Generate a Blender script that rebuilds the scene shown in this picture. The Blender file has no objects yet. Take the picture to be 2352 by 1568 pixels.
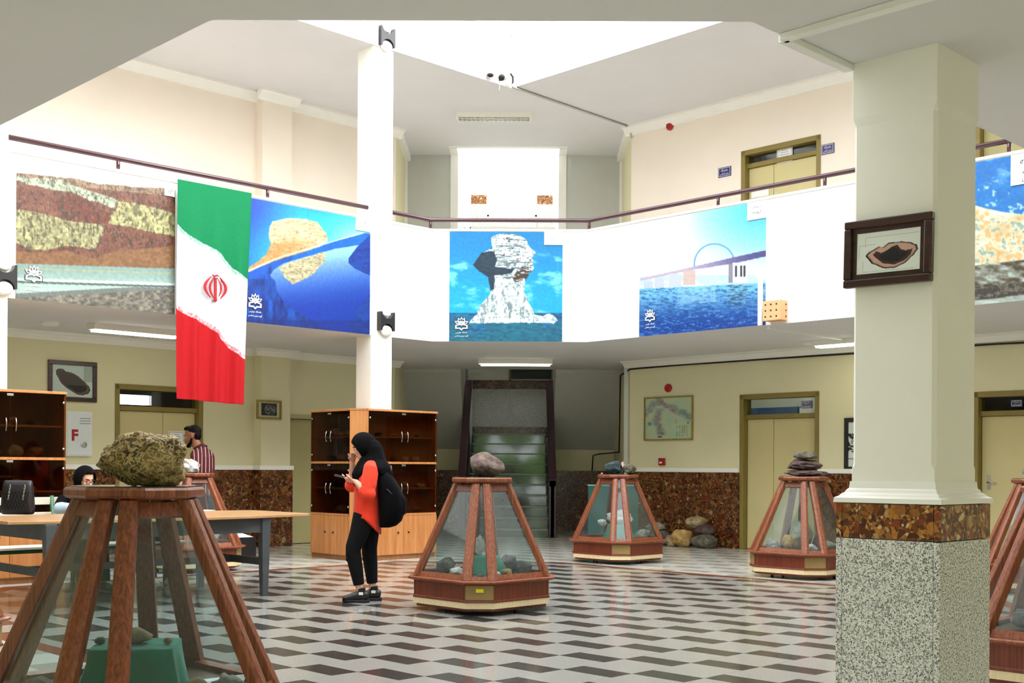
import bpy, bmesh, math, random
import numpy as np
from mathutils import Vector, Matrix, noise as mnoise

sc = bpy.context.scene
COL = sc.collection
PI = math.pi
S2 = math.sqrt(.5)
rad = math.radians
random.seed(7)
RNG = np.random.default_rng(11)

# ------------------------------------------------------------------ camera
F, CX, HY, EYE = 2749.4, 1176.0, 1072.0, 1.27
YAW, ROLL = rad(-.3767), rad(.33)
FWD = Vector((math.sin(YAW), math.cos(YAW), 0))
RT = Vector((math.cos(YAW), -math.sin(YAW), 0))
UP = Vector((0, 0, 1))
cr, sr = math.cos(ROLL), math.sin(ROLL)
cam_r = RT * cr + UP * sr
cam_u = UP * cr - RT * sr
cam_b = -FWD
cd = bpy.data.cameras.new('camera')
cam = bpy.data.objects.new('camera', cd)
COL.objects.link(cam)
cam.matrix_world = Matrix(((cam_r.x, cam_u.x, cam_b.x, 0), (cam_r.y, cam_u.y, cam_b.y, 0),
                           (cam_r.z, cam_u.z, cam_b.z, EYE), (0, 0, 0, 1)))
cd.sensor_width = 36
cd.lens = 36 * F / 2352
cd.shift_y = (HY - 784) / 2352
cd.clip_end = 200
sc.camera = cam

# ------------------------------------------------------------------ world, daylight, exposure
SKY = 7.0
w = bpy.data.worlds.new('sky'); sc.world = w
w.use_nodes = True
bg = w.node_tree.nodes['Background']
bg.inputs[0].default_value = (.98, .99, 1.0, 1)
bg.inputs[1].default_value = SKY
sd = bpy.data.lights.new('hazy_sun', 'SUN')
sd.energy = 7.0; sd.angle = rad(55); sd.color = (1, .97, .93)
so = bpy.data.objects.new('hazy_sun', sd); COL.objects.link(so)
so.rotation_euler = Vector((-.75, .42, -.5)).to_track_quat('-Z', 'Y').to_euler()
# daylight portal in the roof opening (guides sampling only)
pl = bpy.data.lights.new('roof_portal', 'AREA'); pl.shape = 'RECTANGLE'; pl.size = 10.4; pl.size_y = 10.3
pl.cycles.is_portal = True
po = bpy.data.objects.new('roof_portal', pl); COL.objects.link(po)
po.rotation_euler = (0, 0, PI / 4)
po.location = ((7.75 - 7.95) * S2, (7.75 + 7.95) * S2, 8.2)
vs = sc.view_settings
vs.view_transform = 'Standard'; vs.look = 'None'; vs.gamma = 1; vs.exposure = 0.0
vs.use_curve_mapping = False
sc.cycles.transparent_max_bounces = 40
sc.cycles.max_bounces = 8
sc.cycles.diffuse_bounces = 5
sc.cycles.glossy_bounces = 3
sc.cycles.adaptive_threshold = .1
sc.cycles.adaptive_min_samples = 16
sc.cycles.use_denoising = True

# ------------------------------------------------------------------ pixel helpers (positions read off the photograph)
def ray(px, py):
    dx, dy = px - CX, HY - py
    a, b = dx * cr - dy * sr, dx * sr + dy * cr
    return FWD + RT * (a / F) + UP * (b / F)

def at_z(px, py, z):
    d = ray(px, py); t = (z - EYE) / d.z
    return Vector((d.x * t, d.y * t, z))

def at_d(px, py, depth):
    d = ray(px, py)
    return Vector((d.x * depth, d.y * depth, EYE + d.z * depth))

def uv(p):
    return ((p[0] + p[1]) * S2, (p[1] - p[0]) * S2)

def xy(u, v):
    return ((u - v) * S2, (u + v) * S2)

def project(P):
    """world points (n,3) -> photo pixels"""
    x = P[:, 0] * RT.x + P[:, 1] * RT.y
    y = P[:, 0] * FWD.x + P[:, 1] * FWD.y
    z = P[:, 2] - EYE
    a, b = x / y * F, z / y * F
    dx, dy = a * cr + b * sr, -a * sr + b * cr
    return CX + dx, HY - dy

# main planes of the place, in metres (u, v are the two wall directions at 45 degrees to the view)
ZB, ZT, ZR, ZU = 3.086, 4.717, 4.8625, 7.10       # gallery soffit, parapet top, handrail, upper ceiling
PL = {'L': ('v', 13.195), 'WL': ('v', 16.20), 'R': ('u', 12.958), 'WR': ('u', 15.846), 'C': ('Y', 17.368),
      'NC': ('u', 4.86)}
ROT = {'v': PI / 4, 'u': -PI / 4, 'Y': 0}

def W(wall, px, py):
    """pixel -> (distance along wall, height) on that wall"""
    k, c = PL[wall]; d = ray(px, py)
    if k == 'v': t = c / ((d.y - d.x) * S2)
    elif k == 'u': t = c / ((d.y + d.x) * S2)
    else: t = c / d.y
    p = (d.x * t, d.y * t); z = EYE + d.z * t
    u_, v_ = uv(p)
    return ({'v': u_, 'u': -v_, 'Y': p[0]}[k], z)

def Wpt(wall, s, z, off=0.0):
    """wall coordinates -> world, off metres in front of the wall"""
    k, c = PL[wall]; c = c - off
    if k == 'v': x, y = xy(s, c)
    elif k == 'u': x, y = xy(c, -s)
    else: x, y = s, c
    return Vector((x, y, z))

def Wrot(wall): return ROT[PL[wall][0]]

# ------------------------------------------------------------------ mesh builder
class MB:
    def __init__(s): s.v = []; s.f = []
    def add(s, vs_, fs):
        o = len(s.v); s.v += [tuple(p) for p in vs_]; s.f += [tuple(i + o for i in f) for f in fs]; return s
    def box(s, x0, x1, y0, y1, z0, z1):
        return s.add([(x0, y0, z0), (x1, y0, z0), (x1, y1, z0), (x0, y1, z0), (x0, y0, z1), (x1, y0, z1), (x1, y1, z1), (x0, y1, z1)],
                     [(0, 3, 2, 1), (4, 5, 6, 7), (0, 1, 5, 4), (1, 2, 6, 5), (2, 3, 7, 6), (3, 0, 4, 7)])
    def prism(s, pts, z0, z1):
        n = len(pts)
        return s.add([(p[0], p[1], z0) for p in pts] + [(p[0], p[1], z1) for p in pts],
                     [tuple(range(n - 1, -1, -1)), tuple(range(n, 2 * n))] + [(i, (i + 1) % n, n + (i + 1) % n, n + i) for i in range(n)])
    def prismy(s, pts, y0, y1):
        n = len(pts)
        return s.add([(p[0], y0, p[1]) for p in pts] + [(p[0], y1, p[1]) for p in pts],
                     [tuple(range(n)), tuple(range(2 * n - 1, n - 1, -1))] + [(i, n + i, n + (i + 1) % n, (i + 1) % n) for i in range(n)])
    def hexa(s, b, t):
        return s.add(list(b) + list(t), [(3, 2, 1, 0), (4, 5, 6, 7), (0, 1, 5, 4), (1, 2, 6, 5), (2, 3, 7, 6), (3, 0, 4, 7)])
    def loft(s, rings, caps=True):
        n = len(rings[0]); o = []; f = []
        for r in rings: o += list(r)
        for k in range(len(rings) - 1):
            for i in range(n):
                j = (i + 1) % n; f.append((k * n + i, k * n + j, (k + 1) * n + j, (k + 1) * n + i))
        if caps:
            f.append(tuple(range(n - 1, -1, -1))); m = (len(rings) - 1) * n; f.append(tuple(range(m, m + n)))
        return s.add(o, f)
    def tube(s, pts, r, n=10, side=None, caps=True):
        pts = [Vector(p) for p in pts]; k = len(pts)
        rr = r if isinstance(r, (list, tuple)) else [r] * k
        rings = []; prev = None
        for i, p in enumerate(pts):
            t = (pts[min(i + 1, k - 1)] - pts[max(i - 1, 0)]).normalized()
            if side is not None: a = Vector(side)
            elif prev is not None: a = prev
            else: a = Vector((0, 0, 1)) if abs(t.z) < .9 else Vector((1, 0, 0))
            a = (a - t * a.dot(t)).normalized(); b = t.cross(a); prev = a
            ra, rb = rr[i] if isinstance(rr[i], (list, tuple)) else (rr[i], rr[i])
            rings.append([p + a * (ra * math.cos(2 * PI * j / n)) + b * (rb * math.sin(2 * PI * j / n)) for j in range(n)])
        return s.loft(rings, caps)
    def ell(s, c, r, rot=None, n=16, m=10):
        c = Vector(c); vv = []; ff = []
        for i in range(m + 1):
            th = PI * i / m
            for j in range(n):
                ph = 2 * PI * j / n
                p = Vector((r[0] * math.sin(th) * math.cos(ph), r[1] * math.sin(th) * math.sin(ph), r[2] * math.cos(th)))
                if rot is not None: p = rot @ p
                vv.append(c + p)
        for i in range(m):
            for j in range(n):
                a, b = i * n + j, i * n + (j + 1) % n
                ff.append((a, a + n, b + n, b))
        return s.add(vv, ff)
    def lathe(s, prof, c=(0, 0, 0), n=20):
        rings = [[(c[0] + r * math.cos(2 * PI * j / n), c[1] + r * math.sin(2 * PI * j / n), c[2] + z) for j in range(n)] for r, z in prof]
        return s.loft(rings)
    def mesh(s, name, smooth=False):
        me = bpy.data.meshes.new(name); me.from_pydata(s.v, [], s.f)
        b = bmesh.new(); b.from_mesh(me)
        bmesh.ops.remove_doubles(b, verts=b.verts, dist=1e-6)
        bmesh.ops.recalc_face_normals(b, faces=b.faces); b.to_mesh(me); b.free()
        if smooth: me.polygons.foreach_set('use_smooth', [True] * len(me.polygons))
        return me
    def build(s, name, mat, parent=None, loc=(0, 0, 0), rz=0, smooth=False, bevel=0, seg=2):
        return obj(name, s.mesh(name, smooth), mat, parent, loc, rz, bevel, seg)

def obj(name, me, mat=None, parent=None, loc=(0, 0, 0), rz=0, bevel=0, seg=2):
    o = bpy.data.objects.new(name, me); COL.objects.link(o)
    if mat is not None and not me.materials: me.materials.append(mat)
    o.location = loc; o.rotation_euler = (0, 0, rz)
    if parent: o.parent = parent
    if bevel:
        m = o.modifiers.new('bevel', 'BEVEL'); m.width = bevel; m.segments = seg; m.limit_method = 'ANGLE'; m.angle_limit = rad(40)
    return o

def tag(o, label, cat, group=None, kind=None):
    o['label'] = label; o['category'] = cat
    if group: o['group'] = group
    if kind: o['kind'] = kind
    return o

def struct(o):
    o['kind'] = 'structure'; return o

def thing(name, label, cat, loc=(0, 0, 0), rz=0, group=None):
    o = bpy.data.objects.new(name, None); COL.objects.link(o); o.empty_display_size = .1
    o.location = loc; o.rotation_euler = (0, 0, rz)
    return tag(o, label, cat, group)

def B(*a): return MB().box(*a)

def remesh(mb, name, voxel=.012, smooth=4, fac=.5):
    me = mb.mesh(name + '_tmp'); o = bpy.data.objects.new(name + '_tmp', me); COL.objects.link(o)
    r = o.modifiers.new('r', 'REMESH'); r.mode = 'VOXEL'; r.voxel_size = voxel; r.use_smooth_shade = True
    if smooth:
        m = o.modifiers.new('s', 'SMOOTH'); m.iterations = smooth; m.factor = fac
    dg = bpy.context.evaluated_depsgraph_get(); dg.update()
    out = bpy.data.meshes.new_from_object(o.evaluated_get(dg))
    out.name = name
    bpy.data.objects.remove(o); bpy.data.meshes.remove(me)
    out.polygons.foreach_set('use_smooth', [True] * len(out.polygons))
    out.materials.clear()
    return out

# ------------------------------------------------------------------ materials
def lin(c):
    if isinstance(c, str):
        c = [int(c[i:i + 2], 16) / 255 for i in (1, 3, 5)]
    return tuple(x / 12.92 if x <= .04045 else ((x + .055) / 1.055) ** 2.4 for x in c)

def newmat(name):
    m = bpy.data.materials.new(name); m.use_nodes = True
    nt = m.node_tree; return m, nt, nt.nodes['Principled BSDF']

def coords(nt, scale=(1, 1, 1)):
    t = nt.nodes.new('ShaderNodeTexCoord'); mp = nt.nodes.new('ShaderNodeMapping')
    nt.links.new(t.outputs['Object'], mp.inputs[0]); mp.inputs['Scale'].default_value = scale
    return mp.outputs[0]

def ramp(nt, src, stops, interp='LINEAR'):
    r = nt.nodes.new('ShaderNodeValToRGB'); r.color_ramp.interpolation = interp
    e = r.color_ramp.elements
    while len(e) > 1: e.remove(e[-1])
    e[0].position = stops[0][0]; e[0].color = lin(stops[0][1]) + (1,)
    for p, c in stops[1:]:
        q = e.new(p); q.color = lin(c) + (1,)
    nt.links.new(src, r.inputs[0]); return r.outputs[0]

def noise_tex(nt, vec, scale, detail=3, rough=.55):
    n = nt.nodes.new('ShaderNodeTexNoise'); n.inputs['Scale'].default_value = scale
    n.inputs['Detail'].default_value = detail; n.inputs['Roughness'].default_value = rough
    nt.links.new(vec, n.inputs['Vector']); return n.outputs[0]

def bump(nt, bs, h, strength=.2, dist=.01):
    b = nt.nodes.new('ShaderNodeBump'); b.inputs['Strength'].default_value = strength; b.inputs['Distance'].default_value = dist
    nt.links.new(h, b.inputs['Height']); nt.links.new(b.outputs[0], bs.inputs['Normal'])

def mixc(nt, fac, a, b, mode='MIX'):
    m = nt.nodes.new('ShaderNodeMix'); m.data_type = 'RGBA'; m.blend_type = mode
    if isinstance(fac, float): m.inputs[0].default_value = fac
    else: nt.links.new(fac, m.inputs[0])
    for i, q in ((6, a), (7, b)):
        if isinstance(q, tuple): m.inputs[i].default_value = q + (1,) if len(q) == 3 else q
        else: nt.links.new(q, m.inputs[i])
    return m.outputs[2]

def shade(c, k): return tuple(min(1, x * k) for x in c)

def M(name, col, rough=.5, metal=0, var=.07, vscale=6, stretch=(1, 1, 1), bmp=0, bscale=40, coat=0, spec=.5, emit=0, sheen=0):
    m, nt, bs = newmat(name); c = lin(col); v = coords(nt, stretch)
    n = noise_tex(nt, v, vscale)
    r = nt.nodes.new('ShaderNodeMapRange'); r.inputs[1].default_value = .3; r.inputs[2].default_value = .7
    nt.links.new(n, r.inputs[0])
    nt.links.new(mixc(nt, r.outputs[0], shade(c, 1 - var), shade(c, 1 + var)), bs.inputs['Base Color'])
    bs.inputs['Roughness'].default_value = rough; bs.inputs['Metallic'].default_value = metal
    bs.inputs['Specular IOR Level'].default_value = spec
    bs.inputs['Coat Weight'].default_value = coat; bs.inputs['Coat Roughness'].default_value = .12
    if sheen: bs.inputs['Sheen Weight'].default_value = sheen
    if emit:
        bs.inputs['Emission Color'].default_value = c + (1,); bs.inputs['Emission Strength'].default_value = emit
    if bmp: bump(nt, bs, noise_tex(nt, v, bscale, 4), bmp)
    return m

def wood(name, dark, mid, light, rough=.42, sc_=(55, 55, .9), coat=.12):
    m, nt, bs = newmat(name); v = coords(nt, sc_)
    n = noise_tex(nt, v, 1.6, 5, .6)
    nt.links.new(ramp(nt, n, [(.28, dark), (.5, mid), (.74, light)]), bs.inputs['Base Color'])
    bs.inputs['Roughness'].default_value = rough; bs.inputs['Coat Weight'].default_value = coat
    bump(nt, bs, n, .08, .004); return m

def breccia(name, warm=1.0):
    m, nt, bs = newmat(name); v = coords(nt)
    nz = nt.nodes.new('ShaderNodeTexNoise'); nz.inputs['Scale'].default_value = 9; nt.links.new(v, nz.inputs['Vector'])
    warp = nt.nodes.new('ShaderNodeMix'); warp.data_type = 'VECTOR'; warp.inputs[0].default_value = .07
    nt.links.new(v, warp.inputs[4]); nt.links.new(nz.outputs['Color'], warp.inputs[5])
    vec = warp.outputs[1]
    stops = [(0, '#3a1c10'), (.16, '#5c2e1a'), (.3, '#74482a'), (.42, '#4b2a19'), (.55, '#8a5a2c'), (.66, '#5e4a2a'), (.76, '#6b3322'), (.88, '#7d6340'), (.96, '#9c8a62')]
    if warm > 1: stops = [(0, '#4a2413'), (.16, '#7a3f1b'), (.3, '#9a6430'), (.42, '#5a2f19'), (.55, '#b27a34'), (.66, '#80602f'), (.76, '#8a4426'), (.86, '#b99a62'), (.94, '#cfbf93')]
    cols = []
    for scl in ((19, 48) if warm <= 1 else (34, 80)):
        vo = nt.nodes.new('ShaderNodeTexVoronoi'); vo.inputs['Scale'].default_value = scl; nt.links.new(vec, vo.inputs['Vector'])
        sp = nt.nodes.new('ShaderNodeSeparateColor'); nt.links.new(vo.outputs['Color'], sp.inputs[0])
        cols.append((ramp(nt, sp.outputs[0], stops, 'CONSTANT'), sp.outputs[1], vo.outputs['Distance']))
    g = nt.nodes.new('ShaderNodeMath'); g.operation = 'GREATER_THAN'; g.inputs[1].default_value = .58
    nt.links.new(cols[0][1], g.inputs[0])
    c = mixc(nt, g.outputs[0], cols[1][0], cols[0][0])
    n2 = noise_tex(nt, v, 70, 2)
    c = mixc(nt, .35, c, ramp(nt, n2, [(.3, '#1f120b'), (.7, '#d8b98a')]), 'OVERLAY')
    nt.links.new(c, bs.inputs['Base Color'])
    bs.inputs['Roughness'].default_value = .22; return m

def granite(name):
    m, nt, bs = newmat(name); v = coords(nt)
    a = noise_tex(nt, v, 95, 2, .6); b = noise_tex(nt, v, 190, 1, .5)
    c1 = ramp(nt, a, [(.38, '#30363a'), (.45, '#84898a'), (.51, '#d8d8d2'), (.65, '#f4f4ee')])
    c2 = ramp(nt, b, [(.38, '#4c5254'), (.48, '#d6d6d0'), (.65, '#f6f6f0')])
    nt.links.new(mixc(nt, .45, c1, c2), bs.inputs['Base Color'])
    bs.inputs['Roughness'].default_value = .3; return m

def terrazzo(name, col, amp=.16, rough=.14):
    m, nt, bs = newmat(name); v = coords(nt); c = lin(col)
    a = noise_tex(nt, v, 90, 3, .7); b = noise_tex(nt, v, 2.2, 3)
    r = nt.nodes.new('ShaderNodeMapRange'); r.inputs[1].default_value = .35; r.inputs[2].default_value = .65; nt.links.new(a, r.inputs[0])
    base = mixc(nt, r.outputs[0], shade(c, 1 - amp), shade(c, 1 + amp))
    r2 = nt.nodes.new('ShaderNodeMapRange'); r2.inputs[1].default_value = .3; r2.inputs[2].default_value = .7; r2.inputs[3].default_value = .0; r2.inputs[4].default_value = .22
    nt.links.new(b, r2.inputs[0])
    base = mixc(nt, r2.outputs[0], base, shade(c, .8))
    nt.links.new(base, bs.inputs['Base Color'])
    rr = nt.nodes.new('ShaderNodeMapRange'); rr.inputs[3].default_value = rough * .7; rr.inputs[4].default_value = rough * 1.6; nt.links.new(b, rr.inputs[0])
    nt.links.new(rr.outputs[0], bs.inputs['Roughness'])
    return m

def glass(name, tint, refl=1.0, haze=0.0):
    m = bpy.data.materials.new(name); m.use_nodes = True; nt = m.node_tree
    for n in list(nt.nodes): nt.nodes.remove(n)
    out = nt.nodes.new('ShaderNodeOutputMaterial'); tr = nt.nodes.new('ShaderNodeBsdfTransparent')
    gl = nt.nodes.new('ShaderNodeBsdfGlossy'); fr = nt.nodes.new('ShaderNodeLayerWeight'); fr.inputs[0].default_value = .5; mx = nt.nodes.new('ShaderNodeMixShader')
    v = coords(nt); nz = noise_tex(nt, v, 3.5, 3)
    nt.links.new(mixc(nt, nz, shade(lin(tint), .93), shade(lin(tint), 1.05)), tr.inputs[0])
    gl.inputs['Roughness'].default_value = .02
    pw = nt.nodes.new('ShaderNodeMath'); pw.operation = 'POWER'; pw.inputs[1].default_value = 4.0
    nt.links.new(fr.outputs[1], pw.inputs[0])
    mu = nt.nodes.new('ShaderNodeMath'); mu.operation = 'MULTIPLY_ADD'; mu.inputs[1].default_value = .5 * refl; mu.inputs[2].default_value = .03 * refl
    nt.links.new(pw.outputs[0], mu.inputs[0]); nt.links.new(mu.outputs[0], mx.inputs[0])
    last = tr.outputs[0]
    if haze:
        df = nt.nodes.new('ShaderNodeBsdfDiffuse'); df.inputs[0].default_value = (.75, .8, .8, 1); m2 = nt.nodes.new('ShaderNodeMixShader')
        m2.inputs[0].default_value = haze; nt.links.new(tr.outputs[0], m2.inputs[1]); nt.links.new(df.outputs[0], m2.inputs[2]); last = m2.outputs[0]
    nt.links.new(last, mx.inputs[1]); nt.links.new(gl.outputs[0], mx.inputs[2]); nt.links.new(mx.outputs[0], out.inputs[0])
    return m

def printmat(name, rough=.45, grain=.1, gscale=30, spec=.35, dens=1.0):
    """flat print: colour stored per vertex of the sheet, with a fine ink grain"""
    m, nt, bs = newmat(name)
    a = nt.nodes.new('ShaderNodeVertexColor'); a.layer_name = 'ink'
    n = noise_tex(nt, coords(nt), gscale, 4)
    g = ramp(nt, n, [(.2, (.5 - grain * 2,) * 3), (.8, (.5 + grain * 2,) * 3)])
    nt.links.new(mixc(nt, 1.0, mixc(nt, .5, a.outputs[0], g, 'OVERLAY'), (dens, dens, dens), 'MULTIPLY'), bs.inputs['Base Color'])
    bs.inputs['Roughness'].default_value = rough; bs.inputs['Specular IOR Level'].default_value = spec
    return m

def emis(name, col, strength):
    m, nt, bs = newmat(name)
    n = noise_tex(nt, coords(nt), 2)
    nt.links.new(mixc(nt, n, shade(lin(col), .97), lin(col)), bs.inputs['Emission Color'])
    bs.inputs['Base Color'].default_value = lin(col) + (1,); bs.inputs['Emission Strength'].default_value = strength
    return m

def rockmat(name, stops, scale=6, rough=.75, bmp=.5, detail=8, vein=None):
    m, nt, bs = newmat(name); v = coords(nt)
    n = noise_tex(nt, v, scale, detail, .65)
    c = ramp(nt, n, stops)
    if vein:
        wv = nt.nodes.new('ShaderNodeTexNoise'); wv.inputs['Scale'].default_value = vein[1]; wv.inputs['Detail'].default_value = 2; wv.inputs['Distortion'].default_value = 2.0
        nt.links.new(v, wv.inputs['Vector'])
        c = mixc(nt, ramp(nt, wv.outputs[0], [(.5 - vein[2], (0, 0, 0)), (.5 - vein[2] * .45, (1, 1, 1)), (.5 + vein[2] * .45, (1, 1, 1)), (.5 + vein[2], (0, 0, 0))]), c, lin(vein[0]))
    nt.links.new(c, bs.inputs['Base Color']); bs.inputs['Roughness'].default_value = rough
    bump(nt, bs, noise_tex(nt, v, scale * 2.2, 10, .7), min(1, bmp * 1.6), .04); return m

MT = dict(
    wall_low=M('lamp_tinted_wall_paint', '#e0dab4', .75, var=.02, vscale=1.5),  # wall paint with the yellow-green fluorescent cast put into its colour
    wall_up=M('daylit_wall_paint', '#f3e8da', .75, var=.02, vscale=1.5),  # the same wall paint, its daylit look put into the colour
    white=M('white_paint', '#f4f4f0', .7, var=.015, vscale=1.5),
    ceil=M('ceiling_paint', '#dbdadb', .85, var=.02, vscale=1.2),
    column=M('column_paint', '#f3f2ea', .65, var=.015, vscale=2),
    soffit=M('grey_soffit_paint', '#c6c8c2', .8, var=.02),
    trim=M('plaster_moulding', '#f2f1ea', .6, var=.015),
    breccia=breccia('breccia_slab'), breccia2=breccia('golden_breccia_slab', 1.3), granite=granite('speckled_granite'),
    tile_l=terrazzo('pale_terrazzo', '#96958f'), tile_d=terrazzo('dark_terrazzo', '#393635', .22), tile_g=terrazzo('grey_terrazzo', '#a3a296', .1),
    tile_w=terrazzo('white_terrazzo', '#c9c8c0', .08), strip=terrazzo('red_brown_strip', '#7a3a26', .15),
    slab=M('grout', '#b9b5ab', .6),
    stair=M('pale_stair_tread', '#8d8f86', .25, var=.1, vscale=40), riser=M('dark_green_marble', '#1b2f1f', .05, var=.4, vscale=9, coat=.45, spec=.6),
    purple=M('dark_plum_metal', '#3b1d2b', .35, coat=.3), rail=M('maroon_rail_paint', '#3d1520', .3, coat=.3, var=.05),
    wood=wood('red_brown_case_wood', '#532513', '#7d4023', '#9b5c36'),
    wood_dk=wood('case_base_veneer', '#451809', '#6b2b12', '#833c1e', sc_=(60, 60, 1.2)),
    wood_in=wood('case_inner_wood', '#3b2a1d', '#544132', '#6e5c48'),
    cream=M('cream_band_veneer', '#dcc9a0', .45, var=.08, vscale=20, stretch=(3, 3, .5)),
    khaki=M('khaki_panel', '#8f7647', .5, var=.08),
    beech=wood('beech_laminate', '#aa6a38', '#bd7d48', '#cb905a', .4, (14, 14, .9), .1),
    beech_in=wood('beech_interior', '#8b5a34', '#9a683f', '#a97649', .5, (14, 14, .9), 0),
    tabletop=wood('table_laminate', '#a97f52', '#b98f63', '#c59d73', .3, (1.2, 12, 12), .15),
    table_grey=M('grey_table_paint', '#474c50', .5, var=.15, vscale=9),
    glass=glass('case_glass', '#f1f7f7', 1.0, .02), smoke=glass('smoked_glass', '#bfae9a', .6), pane=glass('clear_pane', '#f2f6f5', 1.0),
    capglass=M('black_cap_glass', '#0d0f10', .03, coat=1, var=.1),
    chrome=M('chrome', '#c9cac8', .2, 1), steel=M('satin_steel', '#b9bab6', .35, 1),
    door=M('beige_door_paint', '#d0c48f', .5, var=.025, vscale=2), doorframe=M('khaki_door_frame', '#877639', .45, var=.06),
    black=M('black_plastic', '#131316', .4, var=.1), blackcloth=M('black_cloth', '#08080b', .95, var=.25, vscale=30, bmp=.2, bscale=120, spec=.12),
    white_pl=M('white_plastic', '#eeeeea', .4, var=.02), red_pl=M('red_plastic', '#a8141b', .35),
    green_cloth=M('green_felt', '#0b7a62', .9, var=.1, vscale=12, bmp=.2, bscale=200, sheen=.2),
    tube=emis('fluorescent_tube', '#fffbe6', 11), fix=M('fixture_enamel', '#e9e8dc', .5, var=.02),
    louvre=M('louvre_plastic', '#dcdccf', .4, var=.05),
    blue_sign=M('blue_sign_plate', '#23236e', .35, var=.1), paper=M('paper', '#f1f1ee', .8, var=.03), ink=M('printed_ink', '#3a3a42', .8),
    yellow=M('yellow_sticker', '#f2e21a', .6), orange_wood=M('pierced_plywood', '#e0a878', .55, var=.06, stretch=(2, 2, 8)),
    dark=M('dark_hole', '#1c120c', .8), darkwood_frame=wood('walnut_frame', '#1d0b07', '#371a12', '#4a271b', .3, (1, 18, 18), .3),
    gilt=M('aged_gilt_frame', '#9b8a45', .45, .3, var=.2, vscale=20), mat=printmat('print_paper', .4, .03, 40, .4),
    banner=printmat('vinyl_banner_print', .42, .1, 22, .4, .66), flag=printmat('flag_cloth_print', .8, .05, 60, .2, .72),
    skin=M('skin', '#c98f76', .5, var=.06, vscale=14), skin_f=M('fair_skin', '#d8a48c', .5, var=.05, vscale=14), skin_m=M('tan_skin', '#a86f50', .5, var=.08, vscale=14),
    hair=M('black_hair', '#070607', .6, spec=.2, var=.5, vscale=60, stretch=(1, 1, 6)), lips=M('lips', '#a4514a', .4), eye=M('eye_white', '#e9e4de', .2), iris=M('dark_iris', '#160d09', .15),
    orange=M('orange_fabric', '#e8340d', .8, var=.1, vscale=7, bmp=.7, bscale=13, sheen=.1), jeans=M('black_denim', '#0e0f12', .9, spec=.2, var=.25, vscale=18, bmp=.3, bscale=20),
    navy=M('navy_denim', '#12233d', .85, var=.2, vscale=18), lightblue=M('light_blue_cloth', '#a9bfd0', .85, var=.08, vscale=9, bmp=.5, bscale=18),
    green_pt=M('green_metal_paint', '#1d5a28', .4, coat=.3), slat=M('worn_white_slat', '#ded6c6', .55, var=.1, vscale=9),
    olive=M('olive_door_paint', '#b7ae7c', .55, var=.02), green_glass=M('dark_green_board', '#0e2a18', .4),
    navy_bag=M('quilted_black_leather', '#0a0a10', .45, var=.3, vscale=30, coat=.05),
    bluewall=M('blue_board', '#3f5f95', .6, var=.1), roomwhite=M('office_wall_paint', '#dfe4da', .8, var=.03),
    portal_white=M('landing_wall_paint', '#f6f5f0', .8, var=.01), cable=M('black_cable', '#111111', .5), shoe=M('black_shoe', '#101114', .45, var=.3, vscale=25),
    sky_glass=glass('roof_glass', '#fbfcfc', .3), alu=M('white_aluminium_bar', '#e8e8e6', .4),
)
# ------------------------------------------------------------------ structure
R45 = PI / 4
def U_(name, mb, mat, parent=None, **k):           # object whose local x, y are the wall directions u, v
    return mb.build(name, mat, parent, rz=0 if parent else R45, **k)

def octagon(off=0.0):
    u0, u1, v0, v1 = 2.549 - off, 12.958 + off, 2.788 - off, 13.195 + off
    k = off * (math.sqrt(2) - 2)
    lo, hi, c = 6.896 - off * math.sqrt(2), 24.562 + off * math.sqrt(2), 1.6 + off * (2 - math.sqrt(2))
    return [(lo - v0, v0), (u1 - c, v0), (u1, v0 + c), (u1, hi - u1), (hi - v1, v1), (u0 + c, v1), (u0, v1 - c), (u0, lo - u0)]

def clip(poly, conv, inside=True):
    """Sutherland-Hodgman against a counter-clockwise convex polygon"""
    out = poly
    n = len(conv)
    for i in range(n):
        a, b = conv[i], conv[(i + 1) % n]; res = []
        side = lambda p: (b[0] - a[0]) * (p[1] - a[1]) - (b[1] - a[1]) * (p[0] - a[0])
        for j in range(len(out)):
            p, q = out[j], out[(j + 1) % len(out)]; sp, sq = side(p), side(q)
            if sp >= 0: res.append(p)
            if (sp >= 0) != (sq >= 0):
                t = sp / (sp - sq); res.append((p[0] + (q[0] - p[0]) * t, p[1] + (q[1] - p[1]) * t))
        out = res
        if len(out) < 3: return []
    return out

def clip_half(poly, a, b):
    res = []
    side = lambda p: (b[0] - a[0]) * (p[1] - a[1]) - (b[1] - a[1]) * (p[0] - a[0])
    for j in range(len(poly)):
        p, q = poly[j], poly[(j + 1) % len(poly)]; sp, sq = side(p), side(q)
        if sp >= 0: res.append(p)
        if (sp >= 0) != (sq >= 0):
            t = sp / (sp - sq); res.append((p[0] + (q[0] - p[0]) * t, p[1] + (q[1] - p[1]) * t))
    return res if len(res) >= 3 else []

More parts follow.
